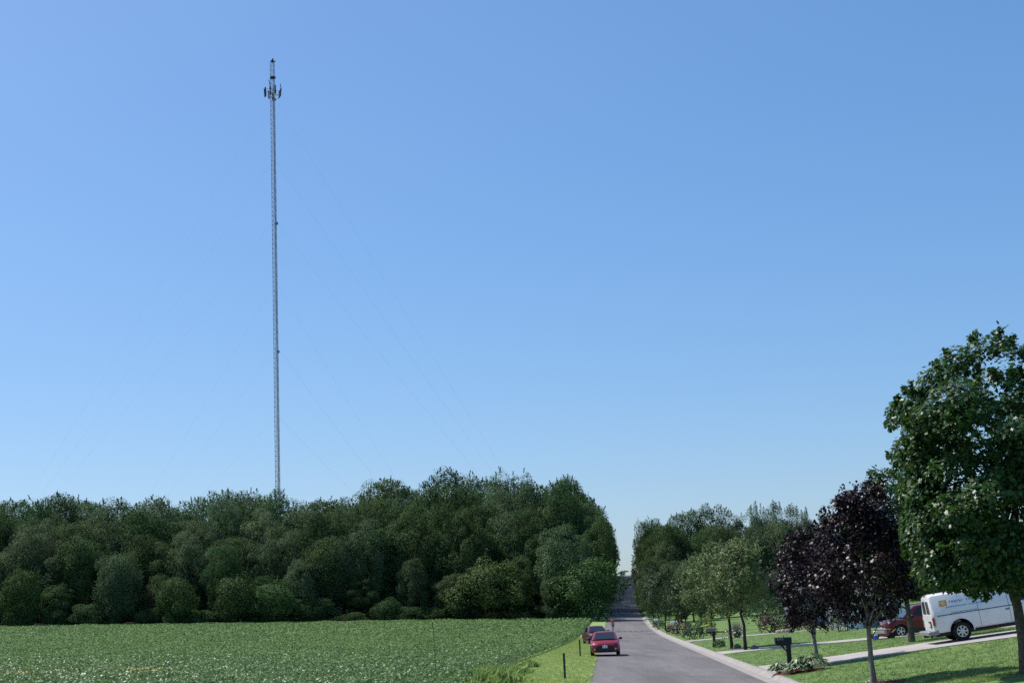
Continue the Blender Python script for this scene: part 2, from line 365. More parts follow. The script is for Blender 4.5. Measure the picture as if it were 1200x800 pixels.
def kerb():
    mb = MB(); rings = []
    prof = [(0.0, -.12), (0.0, .012), (.42, .0), (.50, .035), (.57, .105), (.63, .135), (.76, .14), (.78, -.12)]
    for y in np.concatenate([np.arange(-30, 272, 2.0)]):
        b = float(zc(y)); r = float(xr(y)); rings.append([(r + u, y, b + w) for u, w in prof])
    mb.loft(rings); return mb.build('kerb', MT['concrete'])
tag(kerb(), 'pale concrete kerb and gutter along the road', kind='structure')
def driveway(y0, y1, skew, length, m, label, flare=.8):
    V = []; us = np.concatenate([(0, .4, .9, 1.5), np.arange(2.5, length, 1.0)]); n = 9
    mb = MB(); top = []
    for u in us:
        fl = flare * max(0, 1 - u / 1.5)
        row = []
        for j in range(n):
            y = y0 - fl + (y1 - y0 + 2 * fl) * j / (n - 1) - skew * u
            x = float(xr(y)) + .77 + u
            row.append((x, y, gz(x, y) + .028))
        top.append(row)
    rings = [r + [(p[0], p[1], p[2] - .2) for p in reversed(r)] for r in top]
    mb.loft(rings); return tag(mb.build('driveway', m), label, kind='structure')
driveway(57.4, 62.6, .22, 34, MT['drive'], 'concrete driveway where the white van is parked')
driveway(83, 86.5, .0, 26, MT['drive'], 'grey driveway leading to the dark red vehicle')
driveway(118, 122, .0, 14, MT['concrete'], 'pale farther driveway beyond the street trees')
# dark seal dabs across the road
sealy = 186.0
for k in range(6):
    x = float(xr(sealy)) - 4.4 + k * .72
    mb = MB(); mb.bevel_box((0, 0, 0), (.46, .9, .024), .006)
    o = mb.build('tar_patch', MT['tar'], None, loc=(x, sealy + .05 * k, gz(x, sealy) + .016))
    tag(o, 'short dark tar dab across the far road, %s of six from the left' % ('first', 'second', 'third', 'fourth', 'fifth', 'last')[k], 'tar patch', 'tar dabs in a line across the road')

# ------------------------------------------------------------------ crop and grasses (uncountable)
def soy():
    V, near = [], []
    for (ya, yb, dens, size) in ((44, 66, 150, .095), (66, 88, 95, .11), (88, 125, 66, .135), (125, 175, 34, .185), (175, 258, 15, .27)):
        xa = -.375 * yb - 6; area = (yb - ya) * (xl(yb) - xa); n = int(area * dens)
        y = rng.uniform(ya, yb, n); x = rng.uniform(xa, xl(yb), n)
        off = xl(y) - x - field_off(y)
        # plants stand in rows; the edge is a little uneven
        edge = .22 * np.sin(y * 2.1) + .18 * np.sin(y * 5.3)
        keep = (x > -.372 * y - 4) & (off > .25 + edge)
        x, y, off = x[keep], y[keep], off[keep]; n = len(x)
        row = .76; ph = (off / row) % 1.0
        off2 = off + (.5 - ph) * row * .45; x = x - (off2 - off)
        hgt = .62 + .10 * np.sin(x * .9 + np.sin(y * .3) * 2) * np.sin(y * .45) + .05 * np.sin(x * 3.1) * np.sin(y * 2.3)
        z = terr(x, y) + hgt * (1 - rng.random(n) ** 2.0 * np.where(off < 1.2, .95, .62))
        P = np.stack([x, y, z], 1)
        N = rng.normal(size=(n, 3)) * np.array((.5, .5, .25)) + np.array((0, -.1, .9))
        V.append(leaf_verts(P, N, size * rng.uniform(.7, 1.35, n), QUAD))
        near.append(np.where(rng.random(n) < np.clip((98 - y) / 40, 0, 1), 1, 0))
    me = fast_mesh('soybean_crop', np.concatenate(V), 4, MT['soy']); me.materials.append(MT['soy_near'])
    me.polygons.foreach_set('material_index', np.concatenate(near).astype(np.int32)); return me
tag(link('soybean_crop', soy()), 'low green soybean crop filling the field left of the road', kind='stuff')
def yellow_leaves():
    P = []
    for px, py, s, n in ((27, 786, 1.0, 40), (153, 782, 1.6, 90), (178, 785, .7, 25), (70, 787, .6, 18)):
        for _ in range(n):
            c = at(px, py, 57); x, y = c[0] + random.gauss(0, s * .5), c[1] + random.gauss(0, s * .9)
            P.append((x, y, gz(x, y) + .68 + random.gauss(0, .04)))
    P = np.array(P); N = rng.normal(size=P.shape) * .5 + np.array((0, -.3, .8))
    return leaf_mesh('yellowing_leaves', P, N, .11, QUAD, MT['soy_yellow'])
tag(link('yellowing_leaves', yellow_leaves()), 'patches of yellowed bean leaves near the left foreground', kind='stuff')
def blades(name, m, area_fn, n, h, per=4, spread=.05):
    x, y = area_fn(n); n = len(x)
    x = np.repeat(x, per) + rng.normal(size=n * per) * spread; y = np.repeat(y, per) + rng.normal(size=n * per) * spread
    hh = h * rng.uniform(.5, 1.3, n * per)
    P = np.stack([x, y, terr(x, y) + .005], 1)
    up = unit(rng.normal(size=(n * per, 3)) * .75 + np.array((0, 0, 1)))
    side = unit(np.cross(up, rng.normal(size=(n * per, 3)))); w = hh * .10 + .006
    V = np.stack([P - side * w[:, None], P + side * w[:, None], P + up * hh[:, None] + rng.normal(size=P.shape) * .2 * hh[:, None]], 1).reshape(-1, 3)
    return tag(link(name, fast_mesh(name, V, 3, m)), kind='stuff')
def verge_area(n):
    y = 46 + 110 * rng.random(n) ** 1.6; lo = xl(y) - field_off(y) - .35; hi = xl(y) + .04 + .1 * np.sin(y * 1.7) + .08 * np.sin(y * 4.3)
    return lo + (hi - lo) * rng.random(n), y
o = blades('verge_grass', MT['tuft'], verge_area, 36000, .055, 4); o['label'] = 'bright yellow green short grass on the verge'
def in_drive(x, y):
    u = x - xr(y) - .77; yy = y + .22 * u
    return ((yy > 57.2) & (yy < 62.8)) | ((y > 82.9) & (y < 86.6)) | ((y > 117.9) & (y < 122.1)) 
def lawn_area(n):
    y = 38 + 95 * rng.random(n) ** 1.5; x = xr(y) + .74 + (.40 * y + 4 - xr(y)) * rng.random(n); k = ~in_drive(x, y) & (x < .37 * y + 3)
    return x[k], y[k]
o = blades('lawn_grass', MT['lawnblade'], lawn_area, 48000, .05, 4); o['label'] = 'short green lawn grass right of the road'
def tall_weeds():
    V = []
    spots = [(at_x(px, Y, 790), Y, s, h, n) for px, Y, s, h, n in ((575, 55, .8, .62, 3200), (548, 53, .9, .55, 2800), (592, 58, .5, .5, 1400), (520, 52, .9, .48, 1800), (604, 63, .5, .45, 700), (622, 70, .35, .35, 350))]
    for x0, y0, s, h, n in spots:
        x = x0 + rng.normal(size=n) * s * .55; y = y0 + rng.normal(size=n) * s * .8
        hh = h * rng.uniform(.5, 1.15, n) * np.exp(-((x - x0) / (s * 1.2)) ** 2 * .5)
        P = np.stack([x, y, terr(x, y)], 1); ln = unit(rng.normal(size=(n, 3)) * .3 + np.array((0, 0, 1)))
        sd = unit(np.cross(ln, rng.normal(size=(n, 3)))) * .010
        V.append(np.stack([P - sd, P + sd, P + ln * hh[:, None] * .7 + sd * .8, P + ln * hh[:, None] + rng.normal(size=P.shape) * .1 * np.array((1, 1, .2))], 1).reshape(-1, 3))
    return fast_mesh('tall_grass', np.concatenate(V), 4, MT['weed'])
tag(link('tall_grass', tall_weeds()), 'clump of tall bright green grass at the near corner of the field', kind='stuff')

# ------------------------------------------------------------------ trees
def lobes_of(r, rx, rz, zmid, nl, lr, squash=.8, egg=.25, power=2.0, wild=0.0):
    L = []
    for i in range(nl):
        t = (i + .5) / nl; cz = 1 - 2 * t; ph = i * 2.39996 + r.uniform(-.5, .5); s = max(0, 1 - abs(cz) ** power) ** (1 / power)
        if wild and r.random() < .16: continue
        k = r.uniform(.62 - .2 * wild, .86 + .16 * wild); e = 1 - egg * cz
        rad = lr * r.uniform(.75 - .2 * wild, 1.3 + .3 * wild)
        L.append((np.array((rx * s * cos(ph) * k * e, rx * s * sin(ph) * k * e, zmid + rz * cz * k)), rad))
    return L
def crown_points(r, L, n, zmid, squash=.8, inner=.14):
    c = np.array([l[0] for l in L]); w = np.array([l[1] for l in L]); p = w ** 2 / np.sum(w ** 2)
    idx = r.choice(len(L), n, p=p); d = unit(r.normal(size=(n, 3)))
    out = unit((c[idx] - np.array((0, 0, zmid))) * np.array((1, 1, .8)) + 1e-6)
    flip = (np.sum(d * out, 1) < -.25) | (d[:, 2] < -.7); d[flip] *= -1
    rad = w[idx] * np.where(r.random(n) < inner, r.uniform(.2, .8, n), r.uniform(.78, 1.08, n))
    P = c[idx] + d * rad[:, None] * np.array((1, 1, squash))
    return P, d, out
def trunk_mesh(r, H, zb, zmid, r0, L, nb, m, n=8, top=.72, lean=0.0, flare=1.35):
    mb = MB(); k = 9; pts = []; wob = r.normal(size=(k, 2)) * H * .006; wob[0] = 0
    for i in range(k):
        t = i / (k - 1); z = H * top * t; pts.append((wob[i, 0] * i * .6 + lean * z, wob[i, 1] * i * .6, z - .12 * (i == 0)))
    rad = [r0 * (flare if i == 0 else 1) * (1 - .82 * (i / (k - 1)) ** 1.1) for i in range(k)]
    mb.tube(pts, rad, n)
    pick = r.choice(len(L), min(nb, len(L)), replace=False)
    for j in pick:
        c = L[j][0]; z0 = min(max(zb * .85, c[2] - .8 * math.hypot(c[0], c[1])), H * top * .93)
        t = z0 / (H * top); a = np.array((lean * z0, 0, z0)); mid = a * .45 + c * .55 + np.array((0, 0, -.06 * H * r.random()))
        q = [(1 - s) ** 2 * a + 2 * s * (1 - s) * mid + s * s * c for s in np.linspace(0, 1, 6)]
        rb = max(.012, r0 * (1 - .8 * t) * .42); mb.tube(q, [rb * (1 - .8 * s) for s in np.linspace(0, 1, 6)], 5)
    return mb.mesh('trunk', m, True)
def tree_meshes(seed, H, zb, rx, nl, lr, nleaf, size, tmpl, leaf_m, bark_m, r0, nb=14, squash=.8, egg=.2, power=2.2, upbias=.5, droop=0.0, rnd=.8, inner=.14, top=.72, lean=0.0, n=8, shape=None, wild=0.0, limb0=.85, extra=()):
    r = np.random.default_rng(seed); zmid = (H + zb) / 2; rz = (H - zb) / 2
    L = lobes_of(r, rx - lr * .55, rz - lr * .55 * squash, zmid, nl, lr, squash, egg, power, wild)
    L += [(np.array(e[:3]), e[3]) for e in extra]
    if lean: L = [(c + np.array((lean * c[2], 0, 0)), w) for c, w in L]
    P, d, out = crown_points(r, L, nleaf, zmid, squash, inner)
    if shape is not None: P, d = shape(r, P, d)
    N = d * .7 + out * .3 + np.array((0, 0, upbias)) + r.normal(size=P.shape) * rnd
    S = size * r.uniform(.65, 1.3, len(P))
    dv = None
    if droop:
        dv = unit(out * .6 + d * .4 + np.array((0, 0, -droop)) + r.normal(size=P.shape) * .35)
    cm = leaf_mesh('crown', P, N, S, tmpl, leaf_m, r, dv)
    tm = trunk_mesh(r, H, zb * limb0 / .85, zmid, r0, L, nb, bark_m, n, top, lean)
    return cm, tm
def plant(meshes, loc, label, cat='tree', group=None, s=(1, 1, 1), rz=0.0, name='tree'):
    o = thing(name, label, cat, loc, rz, group); o.scale = s
    c = link('crown', meshes[0], o); c['kind'] = 'stuff'; link('trunk', meshes[1], o); return o

# woodland prototypes; the near trees below have meshes of their own
def fluff(amount):
    def f(r, P, d): return P + r.normal(size=P.shape) * amount, d
    return f
def feather(r, P, d):                            # a few upright sprays standing out of the crown's top
    P = P + r.normal(size=P.shape) * .06; k = (P[:, 2] > 15) & (r.random(len(P)) < .4); n = int(k.sum()); g = r.integers(0, 7, n); ang = g * 2.4; t = r.random(n); rad = .8 + 1.9 * (g % 3) / 2
    P[k] = np.stack([np.cos(ang) * rad + r.normal(size=n) * .7 * (1.15 - t), np.sin(ang) * rad + r.normal(size=n) * .7 * (1.15 - t), 15.2 + t * (4.4 + .4 * (g % 4))], 1); return P, d
def inside(f, lim):                              # keeps a crown from reaching out too far on its left
    def g(r, P, d):
        P, d = f(r, P, d); k = P[:, 0] < -lim; P[k, 0] = -lim + (P[k, 0] + lim) * .42; return P, d
    return g
def sprays(amount, ns, length, frac):            # leafy shoots standing out of the crown
    def f(r, P, d):
        P = P + r.normal(size=P.shape) * amount; c = P.mean(0); idx = r.choice(len(P), ns); o = unit(unit(P[idx] - c) + np.array((0, 0, .35)) + r.normal(size=(ns, 3)) * .35)
        m = r.random(len(P)) < frac; n = int(m.sum()); g = r.integers(0, ns, n); t = r.random(n) * length * (.4 + .6 * ((g * 7 % 10) / 9))
        P[m] = P[idx][g] + o[g] * t[:, None] + r.normal(size=(n, 3)) * .05; return P, d
    return f
PROTO = {}
for i in range(5):
    PROTO['a', i] = tree_meshes(100 + i, 22, .3, 5.8, 84 + 8 * i, 1.4 + .14 * (i % 3), 27000, .28, QUAD, MT['wood_a'], MT['bark_dark'], .24, 8, 1.1, .10 * (i - 2), 2.3, .5, -1.0, .5, .14, .8, shape=sprays(.07, 260, .9, .2), wild=.55)
for i in range(4):
    PROTO['b', i] = tree_meshes(120 + i, 22, .3, 5.8, 92 + 8 * i, 1.35 + .14 * (i % 3), 27000, .27, QUAD, MT['wood_b'], MT['bark_dark'], .24, 8, 1.2, .12 * (i - 1.5), 2.3, .5, -1.2, .5, .14, .8, shape=sprays(.07, 300, 1.0, .24), wild=.55)
for i in range(2):
    PROTO['c', i] = tree_meshes(140 + i, 9, .1, 4.2, 40, 1.25, 16000, .21, QUAD, MT['wood_c'], MT['bark_dark'], .12, 8, .9, .1, 2.1, .5, -.5, .55, .14, .8, shape=sprays(.06, 130, 1.2, .34), wild=1.2)
    PROTO['l', i] = tree_meshes(150 + i, 7, -.3, 3.8, 36, 1.2, 12000, .22, QUAD, MT['wood_a'], MT['bark_dark'], .08, 6, .9, .2, 2.2, .5, -.5, .55, .15, .8, shape=sprays(.06, 60, .8, .2), wild=1.0)
    PROTO['f', i] = tree_meshes(170 + i, 20, .5, 4.4, 60, 1.4, 22000, .26, QUAD, MT['wood_b'], MT['bark_dark'], .18, 8, 1.0, 0, 2.2, .45, -.9, .5, .15, .85, shape=feather, wild=.5)
PH = {'a': (22, 5.8), 'b': (22, 5.8), 'c': (9, 4.2), 'l': (7, 3.8), 'f': (20, 4.4)}
CNAME = {'a': 'dark green', 'b': 'grey green', 'c': 'light green', 'l': 'dark', 'f': 'feathery'}
ORD = 'leftmost second third fourth fifth sixth seventh eighth ninth tenth eleventh twelfth thirteenth fourteenth fifteenth sixteenth seventeenth eighteenth nineteenth twentieth'.split()
ORD += ['twenty ' + q for q in ['first'] + ORD[1:9]] + ['thirtieth'] + ['thirty ' + q for q in ['first'] + ORD[1:9]] + ['fortieth'] + ['forty ' + q for q in ['first'] + ORD[1:9]] + ['fiftieth'] + ['fifty ' + q for q in ['first'] + ORD[1:9]]
def where(px):
    for lim, w in ((150, 'near the left edge'), (300, 'left of the tower'), (350, 'straight below the tower'), (450, 'right of the tower'), (600, 'where the woods rise'), (800, 'near the road')):
        if px < lim: return w
    return 'right of the road'
def ordinal(i): return ('first' if i == 0 else ORD[i].replace('twenty ', 'twenty-').replace('thirty ', 'thirty-')) + ' from the left'
SKX = (-60, 0, 60, 75, 105, 130, 150, 175, 200, 225, 260, 300, 330, 345, 370, 400, 440, 470, 500, 520, 545, 575, 600, 640, 660, 680, 695, 706, 716)
SKY = (578, 578, 575, 572, 582, 579, 586, 571, 573, 582, 568, 562, 574, 584, 570, 572, 556, 558, 560, 548, 551, 553, 549, 560, 566, 578, 592, 602, 625)
def wood_tree(px, top, Y, rx, key, label, group=None, cat='tree', name='woodland_tree'):
    x = at_x(px, Y, top); g = gz(x, Y)
    H = max(2.0, float(at(px, top, Y)[2]) - g + .2)
    ks = [k for k in PROTO if k[0] == key]; k = ks[random.randrange(len(ks))]
    hb, rb = PH[key]; s = rx / rb
    return plant(PROTO[k], (x, Y, g - .2), label, cat, group, (s * random.uniform(.88, 1.14), s * random.uniform(.88, 1.14), H / hb), random.uniform(0, 6.28), name)
def rank(px0, px1, step, Yr, dtop, rxr, keys, what, group, cat='tree', name='woodland_tree', fixed=None):
    px, i = px0, 0
    while px < px1:
        top = (np.interp(px, SKX, SKY) if fixed is None else fixed) + random.uniform(*dtop); key = random.choice(keys)
        wood_tree(px, top, random.uniform(*Yr), random.uniform(*rxr), key, '%s %s, %s, %s' % (CNAME[key], what, ordinal(i), where(px)), group, cat, name)
        px += random.uniform(*step); i += 1
rank(-45, 690, (18, 28), (292, 312), (-3, 10), (5.2, 7.0), 'aaabb', 'skyline tree of left woods', 'skyline trees of the left woods')
rank(-50, 690, (17, 25), (314, 330), (3, 13), (6.0, 7.4), 'aab', 'farthest tree of left woods', 'farthest trees of the left woods')
rank(-40, 690, (19, 29), (276, 287), (9, 34), (5.0, 6.6), 'aabb', 'tree below left woods skyline', 'middle trees of the left woods')
rank(-35, 680, (20, 32), (264, 272), (28, 76), (4.4, 6.0), 'aaabb', 'front tree of left woods', 'front trees of the left woods')
rank(-30, 650, (44, 80), (260, 262.5), (-45, 20), (3.0, 4.2), 'ab', 'lower front tree of woods', 'lower front trees of the left woods', fixed=662)
rank(-30, 650, (26, 42), (257.5, 259.5), (-8, 9), (2.4, 4.2), 'l', 'undergrowth at the wood foot', 'undergrowth along the left woods', 'undergrowth', 'understorey_shrub', fixed=708)
for a in ((208, 672, 256.5, 3.3, 'c', 'pale green small tree at the dark foot of the woods, leftmost of the light ones'),
          (283, 666, 257, 4.0, 'c', 'light green small tree between darker woods, below the tower'),
          (322, 676, 256, 4.2, 'c', 'spreading light green small tree just right of the tower foot'),
          (22, 662, 257, 3.6, 'c', 'light green small tree at the far left of the wood edge'),
          (570, 648, 256, 6.2, 'c', 'broad yellow green tree low in the wood, left of the roadside bush'),
          (683, 649, 252, 6.6, 'c', 'large rounded yellow green bush tree where wood meets road'),
          (652, 668, 254, 3.6, 'b', 'grey green small tree tucked left of the large roadside bush'),
          (655, 612, 259, 5.6, 'b', 'pale grey green tree bulging above the roadside bush'),
          (697, 600, 275, 4.4, 'a', 'dark tall tree at the right end of the woods by the road gap')):
    wood_tree(*a, None, 'tree', 'woodland_tree')
# woods lining the hill road
for i, Y in enumerate(np.arange(281, 770, 9.0)):
    x = float(xl(Y)) - 6.3 - random.uniform(0, 1.2); k = ('a', random.randrange(5)); s = random.uniform(.80, .95)
    plant(PROTO[k], (x, Y, gz(x, Y) - .3), 'dark tree left of the hill road, %s upward from the field' % ('first' if i == 0 else ORD[i]), 'tree', 'trees lining the left of the hill road', (s, s, s * random.uniform(1.3, 1.5)), random.uniform(0, 6), 'woodland_tree')
for i, Y in enumerate(np.arange(300, 770, 11.0)):
    x = float(xr(Y)) + 6.4 + random.uniform(0, 1.5); k = ('a', random.randrange(5)); s = random.uniform(.80, .95)
    plant(PROTO[k], (x, Y, gz(x, Y) - .3), 'dark tree right of the hill road, %s upward from the lawns' % ('first' if i == 0 else ORD[i]), 'tree', 'trees lining the right of the hill road', (s, s, s * random.uniform(.9, 1.05)), random.uniform(0, 6), 'woodland_tree')
for dx, h in ((-9, .42), (-3, .30), (4, .36), (10, .5)):
    Y = 860; x = float(xr(Y)) - 3 + dx
    plant(PROTO['a', 1], (x, Y, gz(x, Y) - .2), 'tiny far tree at the hill crest, ' + {-9: 'leftmost', -3: 'left of centre', 4: 'right of centre', 10: 'rightmost'}[dx], 'tree', 'trees beyond the hill crest', (h, h, h * .7), dx, 'woodland_tree')
# right-hand woods
RKX = (740, 752, 762, 772, 785, 800, 815, 832, 850, 866, 884, 906, 925, 945, 1000, 1060)
RKY = (640, 606, 599, 614, 604, 597, 593, 588, 592, 598, 590, 588, 590, 596, 600, 600)
for px, Y, rx, key, dt in ((754, 318, 2.9, 'a', 0), (765, 325, 3.0, 'a', -2), (779, 330, 3.6, 'a', 4), (797, 335, 4.0, 'a', 0), (814, 340, 4.0, 'a', 0), (832, 338, 4.2, 'a', 0), (852, 340, 4.2, 'a', 2), (868, 340, 4.0, 'b', 6),
                       (884, 345, 2.6, 'f', 0), (897, 350, 3.0, 'f', 8), (908, 345, 2.6, 'f', 0), (926, 345, 2.8, 'f', 2), (942, 348, 3.0, 'f', 2), (955, 350, 3.4, 'b', 6), (980, 350, 4.5, 'a', 0), (1005, 350, 4.5, 'a', 0), (1035, 350, 4.5, 'a', 0), (1065, 350, 4.5, 'a', 0), (1100, 350, 4.5, 'a', 0), (1140, 350, 4.5, 'a', 0), (1180, 350, 4.5, 'a', 0), (1215, 350, 4.5, 'a', 0)):
    top = np.interp(px, RKX, RKY) + dt
    NR = globals().get('NR', -1) + 1
    wood_tree(px, top, Y, rx * 1.15, key, '%s skyline tree of the right woods, %s' % (CNAME[key], ordinal(NR)), 'feathery skyline trees of the right woods' if key == 'f' else 'skyline trees of the right woods')
for px, top, Y, rx, key in ((762, 645, 290, 3.2, 'a'), (776, 632, 296, 3.4, 'b'), (795, 622, 300, 3.8, 'b'), (815, 618, 300, 3.8, 'a'), (838, 612, 305, 4.2, 'a'), (862, 616, 305, 4, 'b'), (885, 612, 305, 4.4, 'b'), (908, 610, 305, 4.4, 'b'), (930, 612, 305, 4.4, 'b'), (955, 615, 305, 4.4, 'a'), (985, 620, 305, 4.4, 'a'), (1015, 625, 305, 4.6, 'a'), (1050, 625, 305, 4.6, 'a'), (1090, 625, 305, 4.6, 'a'), (1130, 625, 305, 4.6, 'a'), (1170, 625, 305, 4.6, 'a'), (1205, 625, 305, 4.6, 'a')):
    NR2 = globals().get('NR2', -1) + 1
    wood_tree(px, top, Y, rx * 1.15, key, '%s rounded tree below the skyline of right woods, %s' % (CNAME[key], ordinal(NR2)), 'lower rank of the right woods')
for px, top, Y, rx, key in ((890, 668, 215, 3.6, 'b'), (868, 672, 220, 3.0, 'a'), (910, 664, 215, 3.2, 'b'), (830, 664, 220, 3.4, 'a'), (758, 672, 262, 2.6, 'a'), (768, 668, 235, 2.6, 'c'), (790, 655, 215, 3.0, 'b'), (808, 650, 210, 3.0, 'b'), (940, 668, 215, 3.6, 'a'), (975, 670, 215, 3.6, 'a'), (1020, 672, 215, 4, 'a'), (1060, 672, 215, 4, 'a'), (1100, 672, 215, 4, 'a'), (1150, 672, 215, 4, 'a'), (1195, 672, 215, 4, 'a')):
    wood_tree(px, top, Y, rx, key, '%s bushy tree behind the lawns, %s' % (CNAME[key], ordinal(sorted((890, 868, 910, 830, 758, 768, 790, 808, 940, 975, 1020, 1060, 1100, 1150, 1195)).index(px))), 'bushy trees behind the lawns')

# near trees, each its own mesh
def base_of(px, py, Y):
    x = float(at(px, py, Y)[0]); return x, Y, gz(x, Y)
def h_of(px, top, Y, g): return float(at(px, top, Y)[2]) - g
x, Y, g = base_of(1206, 812, 38.5); BIGX = x
H = h_of(1185, 408, Y, g)
plant(tree_meshes(11, H, 1.5, 3.15, 210, .62, 78000, .118, MAPLE_S, MT['maple'], MT['bark'], .15, 70, .6, .0, 4.5, .9, .3, .6, .2, .8, -.012, 12, inside(sprays(.05, 420, .40, .28), 2.55), .25, 2.2, [(-1.9, 0, 7.2, .7), (-2.1, -.1, 6.4, .7), (-2.2, -.2, 4.8, .7), (-2.1, -.4, 4.0, .7), (-1.6, -.6, 7.6, .65), (-.8, -.4, 8.3, .7), (-.1, -.6, 8.5, .75), (-1.2, -.2, 7.6, .7), (-.7, .4, 8.2, .75), (-1.7, -.3, 6.7, .65), (-.3, -1.0, 7.5, .8), (.7, -.4, 8.3, .75), (-.4, -1.2, 6.6, .8), (.5, -1.3, 5.8, .8), (-1.1, -1.0, 7.0, .75), (.9, -1.0, 7.0, .8), (-2.0, -.3, 5.6, .6), (-.6, -1.4, 5.2, .8), (.3, -1.4, 4.4, .8), (-.9, -.9, 2.5, .62), (-1.6, -1.0, 2.65, .6), (-.3, -1.3, 2.35, .6), (-2.2, -.6, 2.95, .6), (-2.5, -.2, 3.3, .6), (.8, -1.0, 2.5, .6), (-1.3, -1.6, 2.9, .6), (-1.8, .4, 2.8, .55), (-.6, -1.7, 2.6, .6), (.2, -1.6, 2.45, .6), (-1.0, .2, 2.4, .55)]), (x, Y, g), 'big dense green maple at the right edge of the photo', 'tree', name='maple_tree')
x, Y, g = base_of(1024, 797, 43); H = h_of(1005, 560, Y, g)
plant(tree_meshes(12, H, 1.4, 1.72, 120, .36, 21000, .092, MAPLE_S, MT['crimson'], MT['bark_pale'], .085, 45, .75, .34, 1.9, .5, .5, .6, .2, .85, -.012, 10, sprays(.04, 200, .38, .3), .6), (x, Y, g), 'nearer purple leaved maple with red mulch at its foot', 'tree', name='maple_tree')
x, Y, g = base_of(957, 770, 57.2); H = h_of(948, 612, Y, g)
plant(tree_meshes(13, H, .95, 1.48, 110, .38, 14500, .10, MAPLE_S, MT['crimson'], MT['bark_pale'], .085, 40, .75, .25, 2.1, .5, .5, .6, .2, .85, -.012, 10, sprays(.04, 200, .38, .3), .6), (x, Y, g), 'farther purple leaved maple standing in hostas by the black mailbox', 'tree', name='maple_tree')
x, Y, g = base_of(1069, 754, 66); H = h_of(1040, 541, Y, g)
plant(tree_meshes(14, H, 1.1, 2.1, 110, .5, 21000, .13, OVAL, MT['maple'], MT['bark'], .13, 40, .75, .15, 2.2, .5, .4, .6, .2, .85, -.03, 10, sprays(.05, 200, .5, .3), .7), (x, Y, g), 'green tree behind the purple maple with trunk left of the van', 'tree', name='lawn_tree')
x, Y, g = base_of(874, 764, 86); H = h_of(868, 627, Y, g)
plant(tree_meshes(15, H, 1.7, 1.7, 90, .42, 12000, .14, QUAD, MT['street'], MT['bark_dark'], .10, 30, .95, .1, 2.0, .45, -.5, .6, .2, .85, -.006, 8, sprays(.06, 130, .6, .35), .7), (x, Y, g), 'olive green street tree, right one of the close pair on the verge', 'tree', name='street_tree')
x, Y, g = base_of(858, 760, 91); H = h_of(838, 629, Y, g)
plant(tree_meshes(16, H, 1.7, 1.9, 95, .44, 13000, .14, QUAD, MT['street'], MT['bark_dark'], .10, 30, .95, .1, 2.0, .45, -.5, .6, .2, .85, -.01, 8, sprays(.06, 130, .6, .35), .7), (x, Y, g), 'olive green street tree, left one of the close pair by the grey mailbox', 'tree', name='street_tree')
for px, py, Y, top, rx, key, lab in ((780, 739, 178, 661, 2.2, 'street_dark', 'dark green street tree beside the white mailbox'),
                                (804, 741, 150, 674, 2.2, 'street_dark', 'small round street tree above the dark shrubs'),
                                (823, 737, 146, 640, 2.3, 'street', 'olive street tree partly behind the close pair'),
                                (766, 729, 222, 664, 2.5, 'street_dark', 'farthest dark street tree near the road gap')):
    x, Y, g = base_of(px, py, Y); H = h_of(px - 4, top, Y, g)
    plant(tree_meshes(int(px), H, 1.3, rx, 60, .48, 8500, .17, QUAD, MT[key], MT['bark_dark'], .09, 18, .9, .1, 2.0, .45, -.4, .6, .2, .85, -.006, 8, sprays(.07, 90, .6, .3), .7), (x, Y, g), lab, 'tree', name='street_tree')

# ------------------------------------------------------------------ shrubs and plants
def shrub(px, py, Y, w, h, m, label, name='shrub', n=900, size=.16, cat='shrub', group=None, conical=0):
    x, Y, g = base_of(px, py, Y); r = np.random.default_rng(int(px * 7 + py)); L = []
    for i in range(10):
        a = i * 2.4; t = (i + .5) / 10; k = (1 - conical * t)
        L.append((np.array((cos(a) * w * .28 * k * (1 - .4 * t), sin(a) * w * .28 * k * (1 - .4 * t), h * (.2 + .62 * t))), w * .24 * r.uniform(.8, 1.2) * (1 - .5 * conical * t)))
    P, d, out = crown_points(r, L, n, h * .4, .9, .2); P[:, 2] = np.maximum(P[:, 2], .03)
    cm = leaf_mesh('foliage', P, d + np.array((0, 0, .3)) + r.normal(size=P.shape) * .6, size * r.uniform(.6, 1.3, n), QUAD, MT[m], r)
    mb = MB()
    for c, _ in L[:5]: mb.tube([(0, 0, -.05), c * .5 + np.array((0, 0, .02)), c], [.025, .02, .008], 4)
    o = thing(name, label, cat, (x, Y, g), 0, group); f = link('foliage', cm, o); f['kind'] = 'stuff'; link('stem', mb.mesh('stem', MT['bark_dark']), o); return o
shrub(902, 731, 122, 2.0, 1.5, 'barberry', 'maroon shrub at the left end of the far lawn bed', size=.15)
shrub(916, 732, 121, 2.2, 1.3, 'shrub', 'low green shrub with tan stones in the far lawn bed', size=.15)
shrub(936, 732, 122, 2.4, 1.6, 'barberry', 'wide maroon shrub at the right of the far lawn bed', size=.15)
shrub(906, 722, 150, 3.4, 3.2, 'shrub', 'dark rounded evergreen bush behind the far lawn bed', size=.2, conical=.4)
shrub(887, 719, 165, 3.6, 2.6, 'wood_b', 'pale grey green bush at the back of the far lawn', size=.22)
shrub(984, 735, 108, 1.7, 1.5, 'shrub', 'dark clipped bush left of the white garage door', size=.14)
shrub(800, 743, 138, 2.0, 1.5, 'barberry', 'dark purplish shrub beside the pale driveway mouth', size=.13)
shrub(813, 745, 126, 1.9, 1.4, 'shrub', 'green shrub between purplish shrub and grey mailbox', size=.13)
shrub(788, 741, 158, 1.5, 1.0, 'barberry', 'small dark shrub at the foot of the white mailbox', size=.12)
shrub(827, 738, 136, 2.2, 1.6, 'wood_c', 'light green shrub behind the grey mailbox', size=.16)
